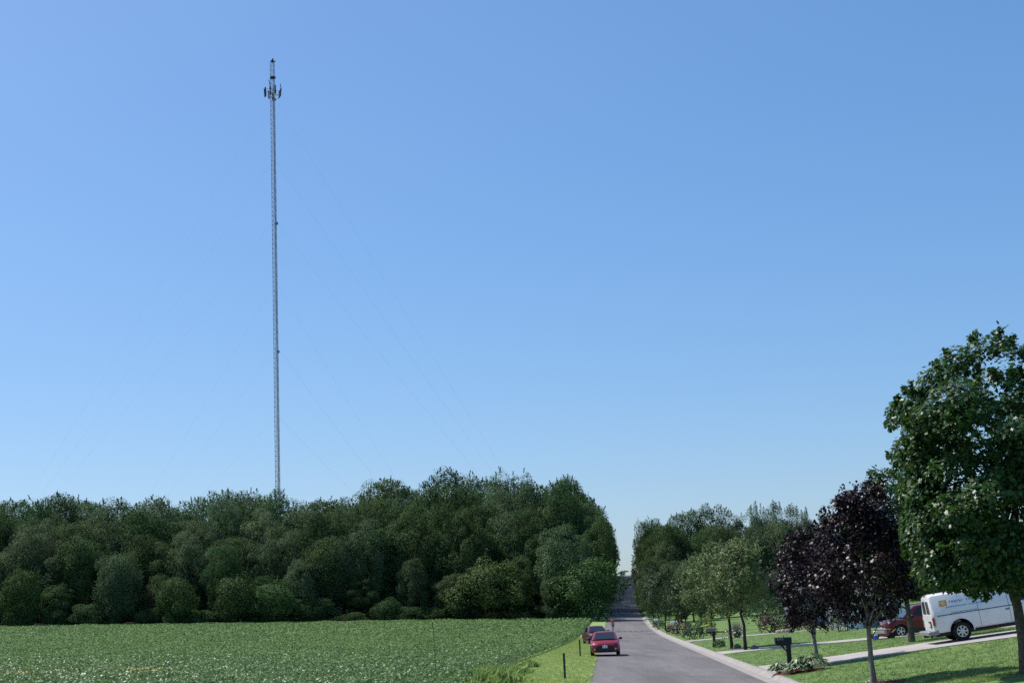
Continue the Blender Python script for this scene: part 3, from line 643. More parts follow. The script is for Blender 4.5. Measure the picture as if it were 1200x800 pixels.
shrub(772, 733, 190, 1.8, 1.2, 'shrub', 'low green shrub beside the two white far mailboxes', size=.14)
shrub(843, 757.5, 96, .9, .45, 'shrub', 'small dark shrub beside the grey mailbox post', size=.09, n=500)
shrub(648, 725, 253, 3.0, 1.6, 'wood_b', 'pale low bush at the far corner of the field', size=.3, n=500)
def ornamental(px, py, Y, h, label):
    x, Y, g = base_of(px, py, Y); n = 420; r = rng
    P = np.stack([r.normal(size=n) * .09, r.normal(size=n) * .09, np.zeros(n)], 1); ln = unit(r.normal(size=(n, 3)) * np.array((.35, .35, 0)) + np.array((0, 0, 1)))
    hh = h * r.uniform(.5, 1.1, n)[:, None]; sd = unit(np.cross(ln, r.normal(size=(n, 3)))) * .02
    V = np.stack([P - sd, P + sd, P + ln * hh], 1).reshape(-1, 3)
    o = thing('ornamental_grass', label, 'plant', (x, Y, g)); b = link('blades', fast_mesh('blades', V, 3, MT['plume']), o); b['kind'] = 'stuff'; return o
ornamental(863.5, 739, 118, 1.5, 'tall greyish ornamental grass between the two street tree trunks')
def flowers(px, py, Y, w, h, mats, label, n=40, size=.14):
    x, Y, g = base_of(px, py, Y); o = thing('flower_clump', label, 'flowers', (x, Y, g)); r = np.random.default_rng(int(px))
    for k, m in enumerate(mats):
        P = np.stack([r.normal(size=n) * w * .3 + (k - .5) * w * .4, r.normal(size=n) * w * .3, h * r.uniform(.5, 1, n)], 1)
        f = link('blossom', leaf_mesh('blossom', P, r.normal(size=P.shape) * .6 + np.array((0, -.6, .5)), size, OVAL, m, r), o); f['kind'] = 'stuff'
    P = np.stack([r.normal(size=n * 3) * w * .35, r.normal(size=n * 3) * w * .35, h * r.uniform(.05, .8, n * 3)], 1)
    f = link('foliage', leaf_mesh('foliage', P, r.normal(size=P.shape), size, QUAD, MT['shrub'], r), o); f['kind'] = 'stuff'
flowers(855, 740, 116, 1.1, .75, (MT['orange_petal'], MT['white_petal']), 'clump of orange and white flowers behind the left street tree trunk', 22, .13)
def hosta(px, py, Y, w, h, n, label):
    x, Y, g = base_of(px, py, Y); r = np.random.default_rng(int(px)); a = r.uniform(0, 2 * pi, n); t = r.uniform(.15, 1, n) ** .7
    P = np.stack([np.cos(a) * w * .5 * t, np.sin(a) * w * .4 * t, h * (1 - .7 * t ** 2) * r.uniform(.7, 1.05, n) + .03], 1)
    dv = unit(np.stack([np.cos(a), np.sin(a), -.5 * t], 1)); N = np.stack([np.cos(a) * .45, np.sin(a) * .45, np.ones(n)], 1) + r.normal(size=(n, 3)) * .25
    o = thing('hosta', label, 'plant', (x, Y, g)); f = link('foliage', leaf_mesh('foliage', P, N, .21 * r.uniform(.7, 1.2, n), OVAL, MT['hosta'], r, dv), o); f['kind'] = 'stuff'
    mb = MB()
    for i in range(0, n, 6): mb.tube([(0, 0, 0), P[i] * np.array((.6, .6, .9)), P[i]], .008, 3)
    f = link('stem', mb.mesh('stem', MT['shrub']), o); f['kind'] = 'stuff'
hosta(950, 782, 54.4, 1.55, .62, 190, 'large pale edged hosta clump around the farther purple maple')
hosta(913, 781, 55.6, .9, .45, 90, 'small hosta clump left of the black mailbox post')
hosta(936, 783, 54.2, 1.0, .5, 110, 'middle hosta clump just right of the mailbox post')
flowers(1010, 797, 42.6, .55, .16, (MT['white_petal'],), 'little white blossoms on mulch left of the purple maple trunk', 30, .05)
flowers(1032, 796, 43.2, .4, .15, (MT['white_petal'],), 'little white blossoms on mulch right of the purple maple trunk', 18, .05)
def bed(px, py, Y, rx, ry, label):
    x0, y0, g = base_of(px, py, Y); mb = MB(); rings = []
    for k, (s, h) in enumerate(((1.0, -.06), (.97, .025), (.6, .055), (.15, .07))):
        ring = []
        for j in range(26):
            a = 2 * pi * j / 26; w = 1 + .07 * sin(3 * a + 1) + .04 * sin(7 * a); x, y = x0 + cos(a) * rx * s * w, y0 + sin(a) * ry * s * w
            ring.append((x, y, gz(x, y) + h))
        rings.append(ring)
    mb.loft(rings); return tag(mb.build('mulch_bed', MT['mulch']), label, kind='structure')
bed(1022, 797.5, 42.8, .95, 1.0, 'ring of red bark mulch around the nearer purple maple')
bed(936, 781, 55.2, .95, 1.1, 'red bark mulch under the hostas and mailbox')
def stone(px, py, Y, s, m, label, group=None, dz=0.0):
    x, Y, g = base_of(px, py, Y); mb = MB(); r = random.Random(px)
    mb.lathe([(.05, -.2), (.42, -.12), (.5, .1), (.38, .32), (.1, .42)], 'z', 9)
    mb.v = [(v[0] * s * r.uniform(.8, 1.15), v[1] * s * .8 * r.uniform(.85, 1.1), v[2] * s * r.uniform(.9, 1.1)) for v in mb.v]
    return tag(mb.build('stone', m, None, True, (x, Y, g + .03 + dz)), label, 'stone', group)
stone(923.5, 783, 54.6, .5, MT['stone'], 'tan rock at the foot of the black mailbox post')
for px, w_ in ((912, 'left'), (917, 'middle'), (922, 'right')): stone(px, 731.5, 119, .6, MT['stone'], w_ + ' one of three tan stones edging the far lawn bed', 'tan stones of the far lawn bed')
stone(884, 763.5, 85.6, .5, MT['stone_grey'], 'dark grey rock right of the right street tree')
stone(864, 760, 90.6, .55, MT['stone_grey'], 'dark grey rock right of the left street tree')

# ------------------------------------------------------------------ tower
def tower():
    x, Y = at_x(326, 330, 565), 330.0; g = gz(x, Y); top = float(at(319.3, 72, 330)[2]); H = top - g
    t = thing('guyed_tower', 'very tall grey lattice radio tower with guy wires rising behind the woods', 'tower', (x, Y, g)); r = .62
    ang = [radians(a) for a in (80, 200, 320)]; cs = [(r * cos(a), r * sin(a)) for a in ang]
    for c in cs:
        mb = MB(); mb.tube([(c[0], c[1], 0), (c[0], c[1], H)], .065, 6); mb.build('mast_leg', MT['steel'], t)
    mb = MB(); n = int(H / 1.15); dz = H / n
    for i in range(n):
        for k in range(3):
            a, b = cs[k], cs[(k + 1) % 3]; z0, z1 = i * dz, (i + 1) * dz
            mb.tube([(a[0], a[1], z0), (b[0], b[1], z0)], .026, 4); mb.tube([(a[0], a[1], z0), (b[0], b[1], z1)] if i % 2 else [(b[0], b[1], z0), (a[0], a[1], z1)], .026, 4)
    f = mb.build('lattice_brace', MT['steel'], t); f['kind'] = 'stuff'
    mb = MB(); mb.tube([(.12, -.18, 0), (.12, -.18, H * .955)], .055, 6); mb.build('cable_run', MT['steel_dark'], t)
    mb = MB(); mb.tube([(-.3, 0, 0), (-.3, 0, H)], .04, 4); mb.tube([(-.05, 0, 0), (-.05, 0, H)], .03, 4); mb.build('ladder', MT['steel'], t)
    mb = MB(); mb.tube([(0, 0, H), (0, 0, H + .35)], .25, 8); mb.lathe([(.22, H + .35), (.24, H + .6), (.05, H + .9)], 'z', 10); mb.build('beacon', MT['steel_dark'], t)
    mb = MB(); mb.lathe([(.8, H - .12), (.8, H)], 'z', 3); mb.build('top_plate', MT['steel_dark'], t)
    mb = MB(); mb.lathe([(.75, H - 4.4), (.75, H - 4.1)], 'z', 6); mb.build('ring_mount', MT['steel_dark'], t)
    za = float(at(319.5, 109, 330)[2]) - g
    for k, a in enumerate((-100, 20, 140)):
        a = radians(a); mb = MB(); e = np.array((cos(a), sin(a))); p = np.array((-sin(a), cos(a))); q = e * 1.55
        for dzz in (-.55, .55):
            mb.tube([(0, 0, za + dzz), (q[0], q[1], za + dzz)], .05, 5)
            mb.tube([(*(q - p * 1.35), za + dzz), (*(q + p * 1.35), za + dzz)], .05, 5)
        mb.build('antenna_frame', MT['steel'], t)
        for s in (-1.3, -.1, 1.2):
            c = q + p * s + e * .15; mb = MB(); R = Matrix.Rotation(a, 3, 'Z') @ Matrix.Rotation(radians(5), 3, 'Y')
            mb.box((c[0], c[1], za + .1 * s), (.16, .32, 2.2), M=R); mb.build('panel_antenna', MT['steel_dark'], t)
    mb = MB(); mb.tube([(1.9, -.2, za - .8), (1.9, -.2, za + 2.2)], .05, 5); mb.box((1.9, -.2, za + 1.7), (.2, .2, .4)); mb.tube([(.4, -.2, za - .6), (1.9, -.2, za - .6)], .05, 4); mb.build('whip_antenna', MT['steel_dark'], t)
    mb = MB(); mb.tube([(-.5, -.5, za + 1.0), (-.9, -.6, za + 3.2)], .09, 5); mb.build('whip_antenna', MT['steel_dark'], t)
    for py, s in ((263, .45), (413, .38), (118, .4)):
        z = float(at(324, py, 330)[2]) - g; mb = MB(); mb.lathe([(.02, 0), (s * .8, -.1), (s, -.3), (.05, -.32)], 'y', 12, (.55, -.55, z)); mb.build('dish_antenna', MT['steel'], t)
    zs = [float(at(320, q, 330)[2]) - g for q in (116, 190, 262, 335, 410, 490)]
    # three anchor directions; the wires of each come down to two anchors
    for k, a in enumerate((-172, 8, 100)):
        a = radians(a); e = np.array((cos(a), sin(a)))
        for i, z in enumerate(zs):
            D = (72 if i < 3 else 46); ax, ay = x + e[0] * D, Y + e[1] * D; ag = gz(ax, ay) - g
            P0 = np.array((e[0] * r, e[1] * r, z)); P1 = np.array((e[0] * D, e[1] * D, ag)); pts = []
            for s in np.linspace(0, 1, 9):
                p = P0 + (P1 - P0) * s; p[2] -= 1.3 * 4 * s * (1 - s); pts.append(p)
            mb = MB(); mb.tube(pts, .0075, 4); mb.build('guy_wire', MT['cable'], t)
tower()

# ------------------------------------------------------------------ vehicles
import bmesh
def cut(me, cyls):                               # cut the wheel openings out of a body mesh
    ob = bpy.data.objects.new('body', me); col.objects.link(ob); tmp = []
    for c, rad, wd in cyls:
        mb = MB(); mb.lathe([(rad, -wd / 2), (rad, wd / 2)], 'y', 28, c); mm = mb.mesh('cutter', MT['black']); co = bpy.data.objects.new('cutter', mm); col.objects.link(co); tmp.append(co)
        md = ob.modifiers.new('b', 'BOOLEAN'); md.operation = 'DIFFERENCE'; md.object = co; md.solver = 'EXACT'; md.material_mode = 'TRANSFER' if hasattr(md, 'material_mode') else md.material_mode
    dg = bpy.context.evaluated_depsgraph_get(); res = bpy.data.meshes.new_from_object(ob.evaluated_get(dg))
    bpy.data.objects.remove(ob)
    for t in tmp: bpy.data.objects.remove(t)
    res.name = 'body'; return res
def smooth_mesh(me, ang=32):
    me.polygons.foreach_set('use_smooth', [True] * len(me.polygons))
    try: me.set_sharp_from_angle(angle=radians(ang))
    except Exception: pass
    return me
def wheel_meshes(R, w, spokes, rim_frac=.64, m_rim='alloy'):
    mb = MB(); mb.lathe([(R * rim_frac, -w / 2 + .01), (R * .93, -w / 2), (R, -w * .3), (R, w * .3), (R * .93, w / 2), (R * rim_frac, w / 2 - .01)], 'y', 28); tyre = mb.mesh('wheel', MT['rubber'], True)
    mb = MB(); rr = R * rim_frac
    mb.lathe([(rr * 1.0, -w / 2 + .03), (rr * 1.01, -w / 2 - .004), (rr * .9, -w / 2 - .004), (rr * .88, -w / 2 + .05)], 'y', 28)
    for i in range(spokes):
        a = 2 * pi * i / spokes; Rm = Matrix.Rotation(-a, 3, 'Y'); c = Rm @ Vector((rr * .5, -w / 2 + .012, 0)); mb.box(c, (rr * .9, .03, rr * .26), M=Rm)
    mb.lathe([(rr * .28, -w / 2 + .03), (rr * .24, -w / 2 - .015), (.01, -w / 2 - .02)], 'y', 14); rim = mb.mesh('rim', MT[m_rim], True)
    return tyre, rim
def put_wheels(t, wm, spots):
    for (x, y, z) in spots:                      # outer face points to -y; the far side is turned round
        w = link('wheel', wm[0], t, (x, y, z)); link('rim', wm[1], w)
        if y > 0: w.rotation_euler = (0, 0, pi)
def quadpatch(name, m, parent, pts, th=.012):    # thin solid patch from a polygon
    P = [Vector(p) for p in pts]; n = (P[1] - P[0]).cross(P[2] - P[0]).normalized(); mb = MB(); mb.loft([[p - n * th for p in P], [p + n * th for p in P]]); return mb.build(name, m, parent)

def car(name, label, loc, rot, paint, L=4.5, W=1.8, H=1.45, hoodz=.93, suv=False, cat='car', group=None):
    # local frame: front towards -x, width along y
    t = thing(name, label, cat, loc, 0, group, rot); hw = W / 2; h2 = L / 2; zb = .24 if suv else .17; belt = hoodz + (.06 if suv else .02)
    nose = hoodz - (.12 if suv else .24)
    st = [(-h2, .66, zb + .2, nose - .22, nose - .12), (-h2 + .07, .80, zb + .06, nose - .1, nose - .01), (-h2 + .28, .93, zb, nose + .0, nose + .09), (-h2 + .7, .985, zb, nose + .05, nose + .16 if not suv else hoodz - .02), (-h2 + 1.25, 1, zb, belt - .09, hoodz),
          (-.2, 1, zb, belt - .05, belt + .02), (.9, 1, zb, belt - .03, belt + .04), (h2 - .6, .99, zb + .02, belt - .02, belt + .06), (h2 - .18, .94, zb + .1, belt - .05, belt + .03), (h2, .82, zb + .25, belt - .15, belt - .05)]
    rings = []
    for x, k, z0, zs, zt in st:
        w = hw * k; half = [(0, z0), (w * .86, z0), (w * .97, z0 + .07), (w, (z0 + zs) * .52), (w * .985, zs), (w * .90, zs + (zt - zs) * .7), (w * .55, zt), (0, zt + .012)]
        rings.append([(x, y, z) for y, z in half] + [(x, -y, z) for y, z in reversed(half[1:-1])])
    mb = MB(); mb.loft(rings); R = .36 if suv else .325; xf, xb = -h2 + .86, h2 - .92
    body = cut(mb.mesh('body', [MT[paint], MT['black']]), [((xf, 0, R), R + .06, W + .4), ((xb, 0, R), R + .06, W + .4)])
    ob = link('body', smooth_mesh(body, 40), t)
    # floor block between the wheels keeps the openings dark
    mb = MB(); mb.box((0, 0, .36), (L - .5, W - .62, .34)); mb.build('underbody', MT['black'], t)
    # cabin
    xa, x1, x2, x3 = -h2 + 1.12, -h2 + 1.95, h2 - (.55 if suv else 1.15), h2 - (.2 if suv else .45)
    bz = belt - .02; rh = H - .03; bw, tw = hw * .90, hw * .70
    def ring(x, z, w): return [(x, -w, z), (x, -w * .5, z + .025), (x, 0, z + .03), (x, w * .5, z + .025), (x, w, z)]
    mb = MB(); B = [(xa, -bw, bz), (x3, -bw, bz), (x3, bw, bz), (xa, bw, bz)]
    low = [(xa, -bw * .92, bz), (xa + .35, -bw, bz), (x2, -bw, bz), (x3, -bw * .9, bz), (x3, bw * .9, bz), (x2, bw, bz), (xa + .35, bw, bz), (xa, bw * .92, bz)]
    mid = [(x1 - .05, -tw * .94, rh - .05), (x1 + .2, -tw * 1.03, rh - .05), (x2 - .1, -tw * 1.03, rh - .05), (x2 + .1, -tw * .9, rh - .06), (x2 + .1, tw * .9, rh - .06), (x2 - .1, tw * 1.03, rh - .05), (x1 + .2, tw * 1.03, rh - .05), (x1 - .05, tw * .94, rh - .05)]
    topr = [(x1 + .12, -tw * .8, rh), (x1 + .3, -tw * .88, rh + .01), (x2 - .25, -tw * .88, rh + .01), (x2 - .05, -tw * .78, rh - .01), (x2 - .05, tw * .78, rh - .01), (x2 - .25, tw * .88, rh + .01), (x1 + .3, tw * .88, rh + .01), (x1 + .12, tw * .8, rh)]
    top2 = [(p[0] + (.25 if i in (0, 1, 6, 7) else -.25), p[1] * .6, H) for i, p in enumerate(topr)]
    mb.loft([low, mid, topr, top2]); cab = mb.build('cabin', MT[paint], t, True)
    def lerp(a, b, s): return tuple(a[i] + (b[i] - a[i]) * s for i in range(3))
    def pane(name_, a, b, c, d, i0, i1, j0, j1, m):     # a-b bottom edge, d-c top edge
        f = lambda u, v: lerp(lerp(a, b, u), lerp(d, c, u), v)
        return quadpatch(name_, m, t, [f(i0, j0), f(i1, j0), f(i1, j1), f(i0, j1)], .014)
    pane('windscreen', low[0], low[7], mid[7], mid[0], .06, .94, .06, .97, MT['windscreen'])
    pane('rear_window', low[3], low[4], mid[4], mid[3], .1, .9, .25, .93, MT['glass'])
    for s, (q0, q1, r1, r0) in ((-1, (low[1], low[2], mid[2], mid[1])), (1, (low[6], low[5], mid[5], mid[6]))):
        pane('side_window', q0, q1, r1, r0, .02, .40, .12, .93, MT['glass']); pane('side_window', q0, q1, r1, r0, .43, .74, .12, .93, MT['glass'])
        if suv: pane('side_window', q0, q1, r1, r0, .77, .98, .14, .9, MT['glass'])
        mb = MB(); mb.bevel_box((xa + .5, s * (hw + .08), belt + .04), (.14, .2, .14), .03); mb.box((xa + .52, s * (hw - .06), belt + .0), (.05, .16, .04)); mb.build('wing_mirror', MT['black' if s > 0 or suv else 'black'], t)
        mb = MB(); mb.loft([[(-h2 + .075, s * hw * .52, nose - .15), (-h2 + .32, s * hw * .935, nose - .08), (-h2 + .34, s * hw * .93, nose + .03), (-h2 + .05, s * hw * .56, nose - .05)], [(-h2 + .02, s * hw * .52, nose - .16), (-h2 + .25, s * hw * .965, nose - .085), (-h2 + .28, s * hw * .95, nose + .045), (-h2 + .01, s * hw * .56, nose - .035)]]); mb.build('headlight', MT['lamp'], t)
        mb = MB(); mb.lathe([(.06, -h2 + .05), (.06, -h2 - .005), (.02, -h2 - .012)], 'x', 10, (0.0, s * hw * .70, zb + .20)); mb.build('fog_light', MT['lamp'], t)
        mb = MB(); mb.box((h2 - .08, s * hw * .72, belt - .12), (.2, .36, .16)); mb.build('tail_light', MT['tail'], t)
        for xd in (.02,):
            mb = MB(); mb.box((xa + 1.75, s * (hw * .985 + .01), belt - .16), (.16, .03, .03)); mb.build('door_handle', MT['chrome' if suv else paint], t)
    mb = MB(); mb.bevel_box((-h2 + .045, 0, nose - .19), (.10, W * .42, .11), .02); mb.build('grille', MT['black'], t)
    mb = MB(); mb.bevel_box((-h2 + .05, 0, zb + .20), (.13, W * .66, .30), .03); mb.build('lower_grille', MT['black'], t)
    mb = MB(); mb.bevel_box((-h2 - .03, 0, zb + .33), (.02, .31, .155), .004); mb.build('license_plate', MT['plate'], t)
    mb = MB(); mb.lathe([(.05, -h2 + .0), (.04, -h2 - .02)], 'x', 10, (0.0, 0, nose - .12)); mb.build('emblem', MT['chrome'], t)
    mb = MB(); mb.box((xa - .02, 0, bz + .012), (.14, W * .62, .02)); mb.build('cowl', MT['black'], t)
    if suv:
        for s in (-1, 1):
            mb = MB(); mb.box((0, s * (hw * .995), zb + .1), (L - 2.5, .05, .22)); mb.build('sill_cladding', MT['black'], t)
            mb = MB(); mb.tube([(x1 + .4, s * tw * .82, H + .05), (x2 - .4, s * tw * .82, H + .05)], .025, 6); mb.build('roof_rail', MT['steel'], t)
        mb = MB(); mb.bevel_box((-h2 + .02, 0, zb + .22), (.2, W * .84, .3), .05); mb.build('front_bumper', MT['bumper'], t)
    put_wheels(t, wheel_meshes(R, .21, 5), [(xf, -hw + .11, R), (xf, hw - .11, R), (xb, -hw + .11, R), (xb, hw - .11, R)])
    return t
def face_cam(rz): return rz
# a car's front (-x) turned towards the camera (-y) is a rotation of +90 degrees
cx, cY = float(at(711.5, 766, 88)[0]), 90.0
car('parked_car', 'bright red hatchback parked half on the grass facing the camera', (cx, cY, gz(cx, cY) + .02), (0, radians(1.2), radians(90 - 3.0)), 'red')
cx, cY = float(at(699.5, 748, 122)[0]), 124.0
car('parked_car', 'darker red car parked on the grass behind the bright red hatchback', (cx, cY, gz(cx, cY) + .02), (0, radians(1.5), radians(90 + 7)), 'maroon', hoodz=.97, H=1.5)
sx, sY = float(at(1058, 744, 84)[0]) + 1.45, 84.7
car('parked_vehicle', 'dark red sport utility vehicle facing left behind the lawn tree', (sx, sY + .5, gz(sx - 1.4, sY)), (0, -radians(3.0), 0), 'suv_red', 4.6, 1.86, 1.78, 1.06, True, 'suv')

def van():
    # local frame: rear towards -x, driven towards +x; the side facing the camera is -y
    L, W, H = 5.5, 2.0, 2.04; hw = W / 2
    bx, bY = float(at(1129.5, 748.5, 58)[0]), 58.0
    yaw, pit = radians(-4), radians(6.3)
    R = .385; xw = 1.20                           # rear wheel centre behind the rear bumper
    c0 = Vector((bx, bY, gz(bx, bY) + .03)); Rm = Matrix.Rotation(yaw, 3, 'Z') @ Matrix.Rotation(-pit, 3, 'Y')
    loc = c0 - Rm @ Vector((xw, -hw + .12, 0)) * .955
    t = thing('cargo_van', 'white cargo van parked on the sloping concrete driveway, rear to the left', 'van', loc, 0, None, Rm.to_euler()); t.scale = (.955, .955, .955)
    def ring(x, zt, w, tw, zb=.44):
        half = [(0, zb), (w * .93, zb), (w * .985, zb + .06), (w, .85), (w * .995, 1.15), (w * .965, 1.30), (tw, zt - .22), (tw * .93, zt - .07), (tw * .75, zt - .015), (0, zt + .015)]
        return [(x, y, z) for y, z in half] + [(x, -y, z) for y, z in reversed(half[1:-1])]
    xs = [(.10, H - .16, .93, .74), (.14, H - .05, .97, .80), (.24, H, 1, .84), (1.3, H, 1, .85), (3.0, H - .01, 1, .85), (3.7, H - .04, 1, .83), (4.25, 1.52, 1, .80), (4.45, 1.24, .98, .80), (5.1, 1.16, .94, .78), (5.38, 1.05, .86, .70), (5.45, .9, .8, .66)]
    mb = MB(); mb.loft([ring(x, zt, hw * w, hw * tw) if x < 4.3 else [(p[0], p[1], min(p[2], zt)) for p in ring(x, max(zt, 1.55), hw * w, hw * max(tw, .8))] for x, zt, w, tw in xs])
    body = cut(mb.mesh('body', [MT['van_white'], MT['black']]), [((xw, 0, R + .03), .50, W + .6), ((4.62, 0, R + .03), .50, W + .6)])
    link('body', smooth_mesh(body, 30), t)
    mb = MB(); mb.box((2.7, 0, .5), (5.0, W - .62, .44)); mb.build('underbody', MT['black'], t)
    for x in (xw, 4.62):                          # raised lip round each wheel opening
        for s in (-1, 1):
            mb = MB(); a = [radians(q) for q in range(-4, 185, 9)]
            mb.loft([[(x + cos(q) * rr, s * yy, R + .03 + sin(q) * rr) for rr, yy in ((.495, hw - .03), (.495, hw + .016), (.535, hw + .012), (.535, hw - .03))] for q in a]); mb.build('wheel_arch', MT['van_white'], t, True)
    def side(u, z):                               # y on the -y side at height z
        return -(np.interp(z, (.44, .85, 1.15, 1.30, H - .22, H - .07), (.985, 1, .995, .965, .85, .79)) * hw)
    def patch(name, m, x0, x1, z0, z1, off=.008, parent=t, th=.006, lean=0.0):
        pts = [(x0, side(0, z0) - off, z0), (x1, side(0, z0) - off, z0), (x1 + lean, side(0, z1) - off, z1), (x0 + lean, side(0, z1) - off, z1)]
        return quadpatch(name, m, parent, pts, th)
    # belt stripe, seams, sliding door, door rail, fuel flap
    patch('belt_stripe', MT['stripe'], .30, 3.85, 1.115, 1.148)
    mbs = MB()
    for (x0, x1, z0, z1) in ((2.02, 2.032, .5, 1.1), (2.02, 2.032, 1.15, 1.82), (3.28, 3.292, .5, 1.1), (3.28, 3.292, 1.15, 1.82)): patch('door_seam', MT['black'], x0, x1, z0, z1, .004, t, .004)
    patch('door_rail', MT['bumper'], .9, 2.0, 1.18, 1.2, .006)
    patch('cab_window', MT['glass'], 3.40, 4.12, 1.26, 1.80, .004)
    mb = MB(); mb.box((3.2, side(0, 1.0) - .015, 1.0), (.16, .03, .04)); mb.build('door_handle', MT['black'], t)
    # rear: doors, two tall windows, plate recess, handle, lamps, bumper, step, hitch
    xr_ = .10
    def rear_pt(y, z): return (np.interp(z, (.44, 1.15, 1.3, H - .22, H - .1), (.10, .10, .10, .10, .10)) - .004, y, z)
    for s in (-1, 1):
        quadpatch('rear_window', MT['glass'], t, [rear_pt(s * .10, 1.26), rear_pt(s * .66, 1.26), rear_pt(s * .57, 1.76), rear_pt(s * .10, 1.78)], .012)
        quadpatch('rear_door', MT['van_white'], t, [rear_pt(s * .02, .56), rear_pt(s * .84, .56), rear_pt(s * .86, 1.2), rear_pt(s * .02, 1.2)], .008)
        mb = MB(); mb.bevel_box((.125, s * (hw * .955), .93), (.10, .14, .34), .02); mb.build('tail_light', MT['tail'], t)
        mb = MB(); mb.box((.125, s * hw * .955, .74), (.09, .13, .07)); mb.build('reversing_light', MT['lamp'], t)
        mb = MB(); mb.bevel_box((.09, s * .88, 1.05), (.03, .05, .16), .008); mb.build('door_hinge', MT['van_white'], t)
    mb = MB(); mb.bevel_box((.075, -.42, .82), (.06, .36, .26), .015); mb.build('plate_recess', MT['black'], t)
    mb = MB(); mb.bevel_box((.04, -.42, .80), (.012, .31, .155), .004); mb.build('license_plate', MT['plate'], t)
    mb = MB(); mb.bevel_box((-.06, 0, .47), (.26, W * .97, .17), .03); mb.bevel_box((.12, -hw * .985, .47), (.24, .06, .17), .02); mb.build('rear_bumper', MT['bumper'], t)
    mb = MB(); mb.box((-.1, 0, .35), (.22, .09, .09)); mb.box((.05, -.3, .33), (.08, .08, .14)); mb.build('tow_hitch', MT['black'], t)
    mb = MB(); mb.bevel_box((.16, 0, H - .03), (.1, .30, .05), .01); mb.build('roof_marker', MT['tail'], t)
    # printed side lettering: an orange sun-like block and blue words, too small to read
    patch('side_print', MT['orange'], .48, .80, 1.50, 1.74, .010, t, .003, .02)
    patch('side_print', MT['yellow_print'], .58, .72, 1.55, 1.70, .014, t, .003, .02)
    patch('side_print', MT['white'], .50, .58, 1.64, 1.68, .015, t, .003)
    r = random.Random(3); x = .92
    while x < 2.75:
        w = r.uniform(.05, .09); h = r.choice((.10, .10, .12, .08))
        if r.random() < .86:
            patch('side_print', MT['blue_print'], x, x + .028, 1.60, 1.60 + h, .010, t, .003, .012); patch('side_print', MT['blue_print'], x + .028, x + w, 1.60 + r.choice((0, h * .5, h - .028)), 1.60 + h if r.random() < .3 else 1.626 + r.choice((0, h * .3)), .010, t, .003)
        x += w + .03
    x = .70
    while x < 2.5:
        w = r.uniform(.02, .05)
        if r.random() < .8: patch('side_print', MT['blue_print'], x, x + w, 1.42, 1.455, .010, t, .003, .01)
        x += w + .018
    # cab front (outside the photograph)
    quadpatch('windscreen', MT['glass'], t, [(4.24, -.74, 1.49), (4.24, .74, 1.49), (3.74, .70, H - .12), (3.74, -.70, H - .12)], .05)
    mb = MB(); mb.bevel_box((5.44, 0, .52), (.2, W * .9, .22), .04); mb.build('front_bumper', MT['bumper'], t)
    mb = MB(); mb.bevel_box((5.44, 0, .83), (.06, .9, .26), .02); mb.build('grille', MT['black'], t)
    for s in (-1, 1):
        mb = MB(); mb.bevel_box((5.41, s * .64, .84), (.08, .26, .22), .02); mb.build('headlight', MT['lamp'], t)
        mb = MB(); mb.bevel_box((4.1, s * 1.14, 1.38), (.12, .2, .3), .03); mb.box((4.1, s * .99, 1.34), (.04, .2, .04)); mb.build('wing_mirror', MT['black'], t)
    put_wheels(t, wheel_meshes(R, .24, 7, .60), [(xw, -hw + .13, R), (xw, hw - .13, R), (4.62, -hw + .13, R), (4.62, hw - .13, R)])
    mb = MB(); mb.tube([(1.2, -.75, R), (1.2, .75, R)], .07, 8); mb.build('rear_axle', MT['black'], t)
van()

# ------------------------------------------------------------------ street furniture
def mailbox(px, py, Y, h, box_m, post_m, label, brace=True, w=.5, flip=False, rz=0.0):
    x, Y, g = base_of(px, py, Y); t = thing('mailbox', label, 'mailbox', (x, Y, g), rz)
    mb = MB(); mb.bevel_box((0, 0, h * .40), (.17, .17, h * .9), .015); mb.build('post', post_m, t)
    mb = MB(); prof = [(-.12, -.15), (.12, -.15), (.12, .04), (.09, .09), (0, .11), (-.09, .09), (-.12, .04)]
    mb.loft([[(xx, a, h - .13 + b) for a, b in prof] for xx in (-w * .82, w * .22)]); mb.build('box', box_m, t, True)
    mb = MB(); mb.loft([[(xx, a * 1.05, h - .13 + b * 1.05) for a, b in prof] for xx in (-w * .86, -w * .83)]); mb.build('door', box_m, t, True)
    mb = MB(); mb.box((-w * .3, -.135, h - .05), (.03, .012, .2)); mb.build('flag', MT['redplastic'] if False else box_m, t)
    mb = MB(); mb.box((-w * .3, 0, h - .31), (w * .95, .18, .05)); mb.build('support_arm', post_m, t)
    if brace:
        mb = MB(); mb.loft([[(-.06, -.05, h - .62), (-.06, .05, h - .62), (.0, .05, h - .68), (.0, -.05, h - .68)], [(-w * .6, -.05, h - .28), (-w * .6, .05, h - .28), (-w * .40, .05, h - .28), (-w * .40, -.05, h - .28)]]); mb.build('brace', post_m, t)
    mb = MB(); mb.bevel_box((0, 0, h * .9), (.2, .2, .05), .01); mb.build('post_cap', post_m, t)
    return t
t = mailbox(925.5, 778.5, 56, 1.33, MT['black'], MT['black'], 'black mailbox on a black post beside hostas and driveway', w=.58)
for k in range(3):                                # pale house number marks on the box side, not legible
    mb = MB(); mb.box((-.40 + k * .10, -.126, 1.33 - .10 + .01 * (k % 2)), (.06, .006, .075)); mb.build('number_mark', MT['mailgrey'], t)
mailbox(837.5, 758.5, 97, 1.32, MT['mailgrey'], MT['bark_dark'], 'weathered brown grey mailbox on a dark post by the street trees', w=.62)
mailbox(792, 740.5, 156, 1.35, MT['white'], MT['white'], 'white mailbox on a white post amid dark shrubs', False, .6)
mailbox(771, 737, 186, 1.4, MT['white'], MT['mailgrey'], 'small white mailbox on a grey post near the far kerb', False, .55)
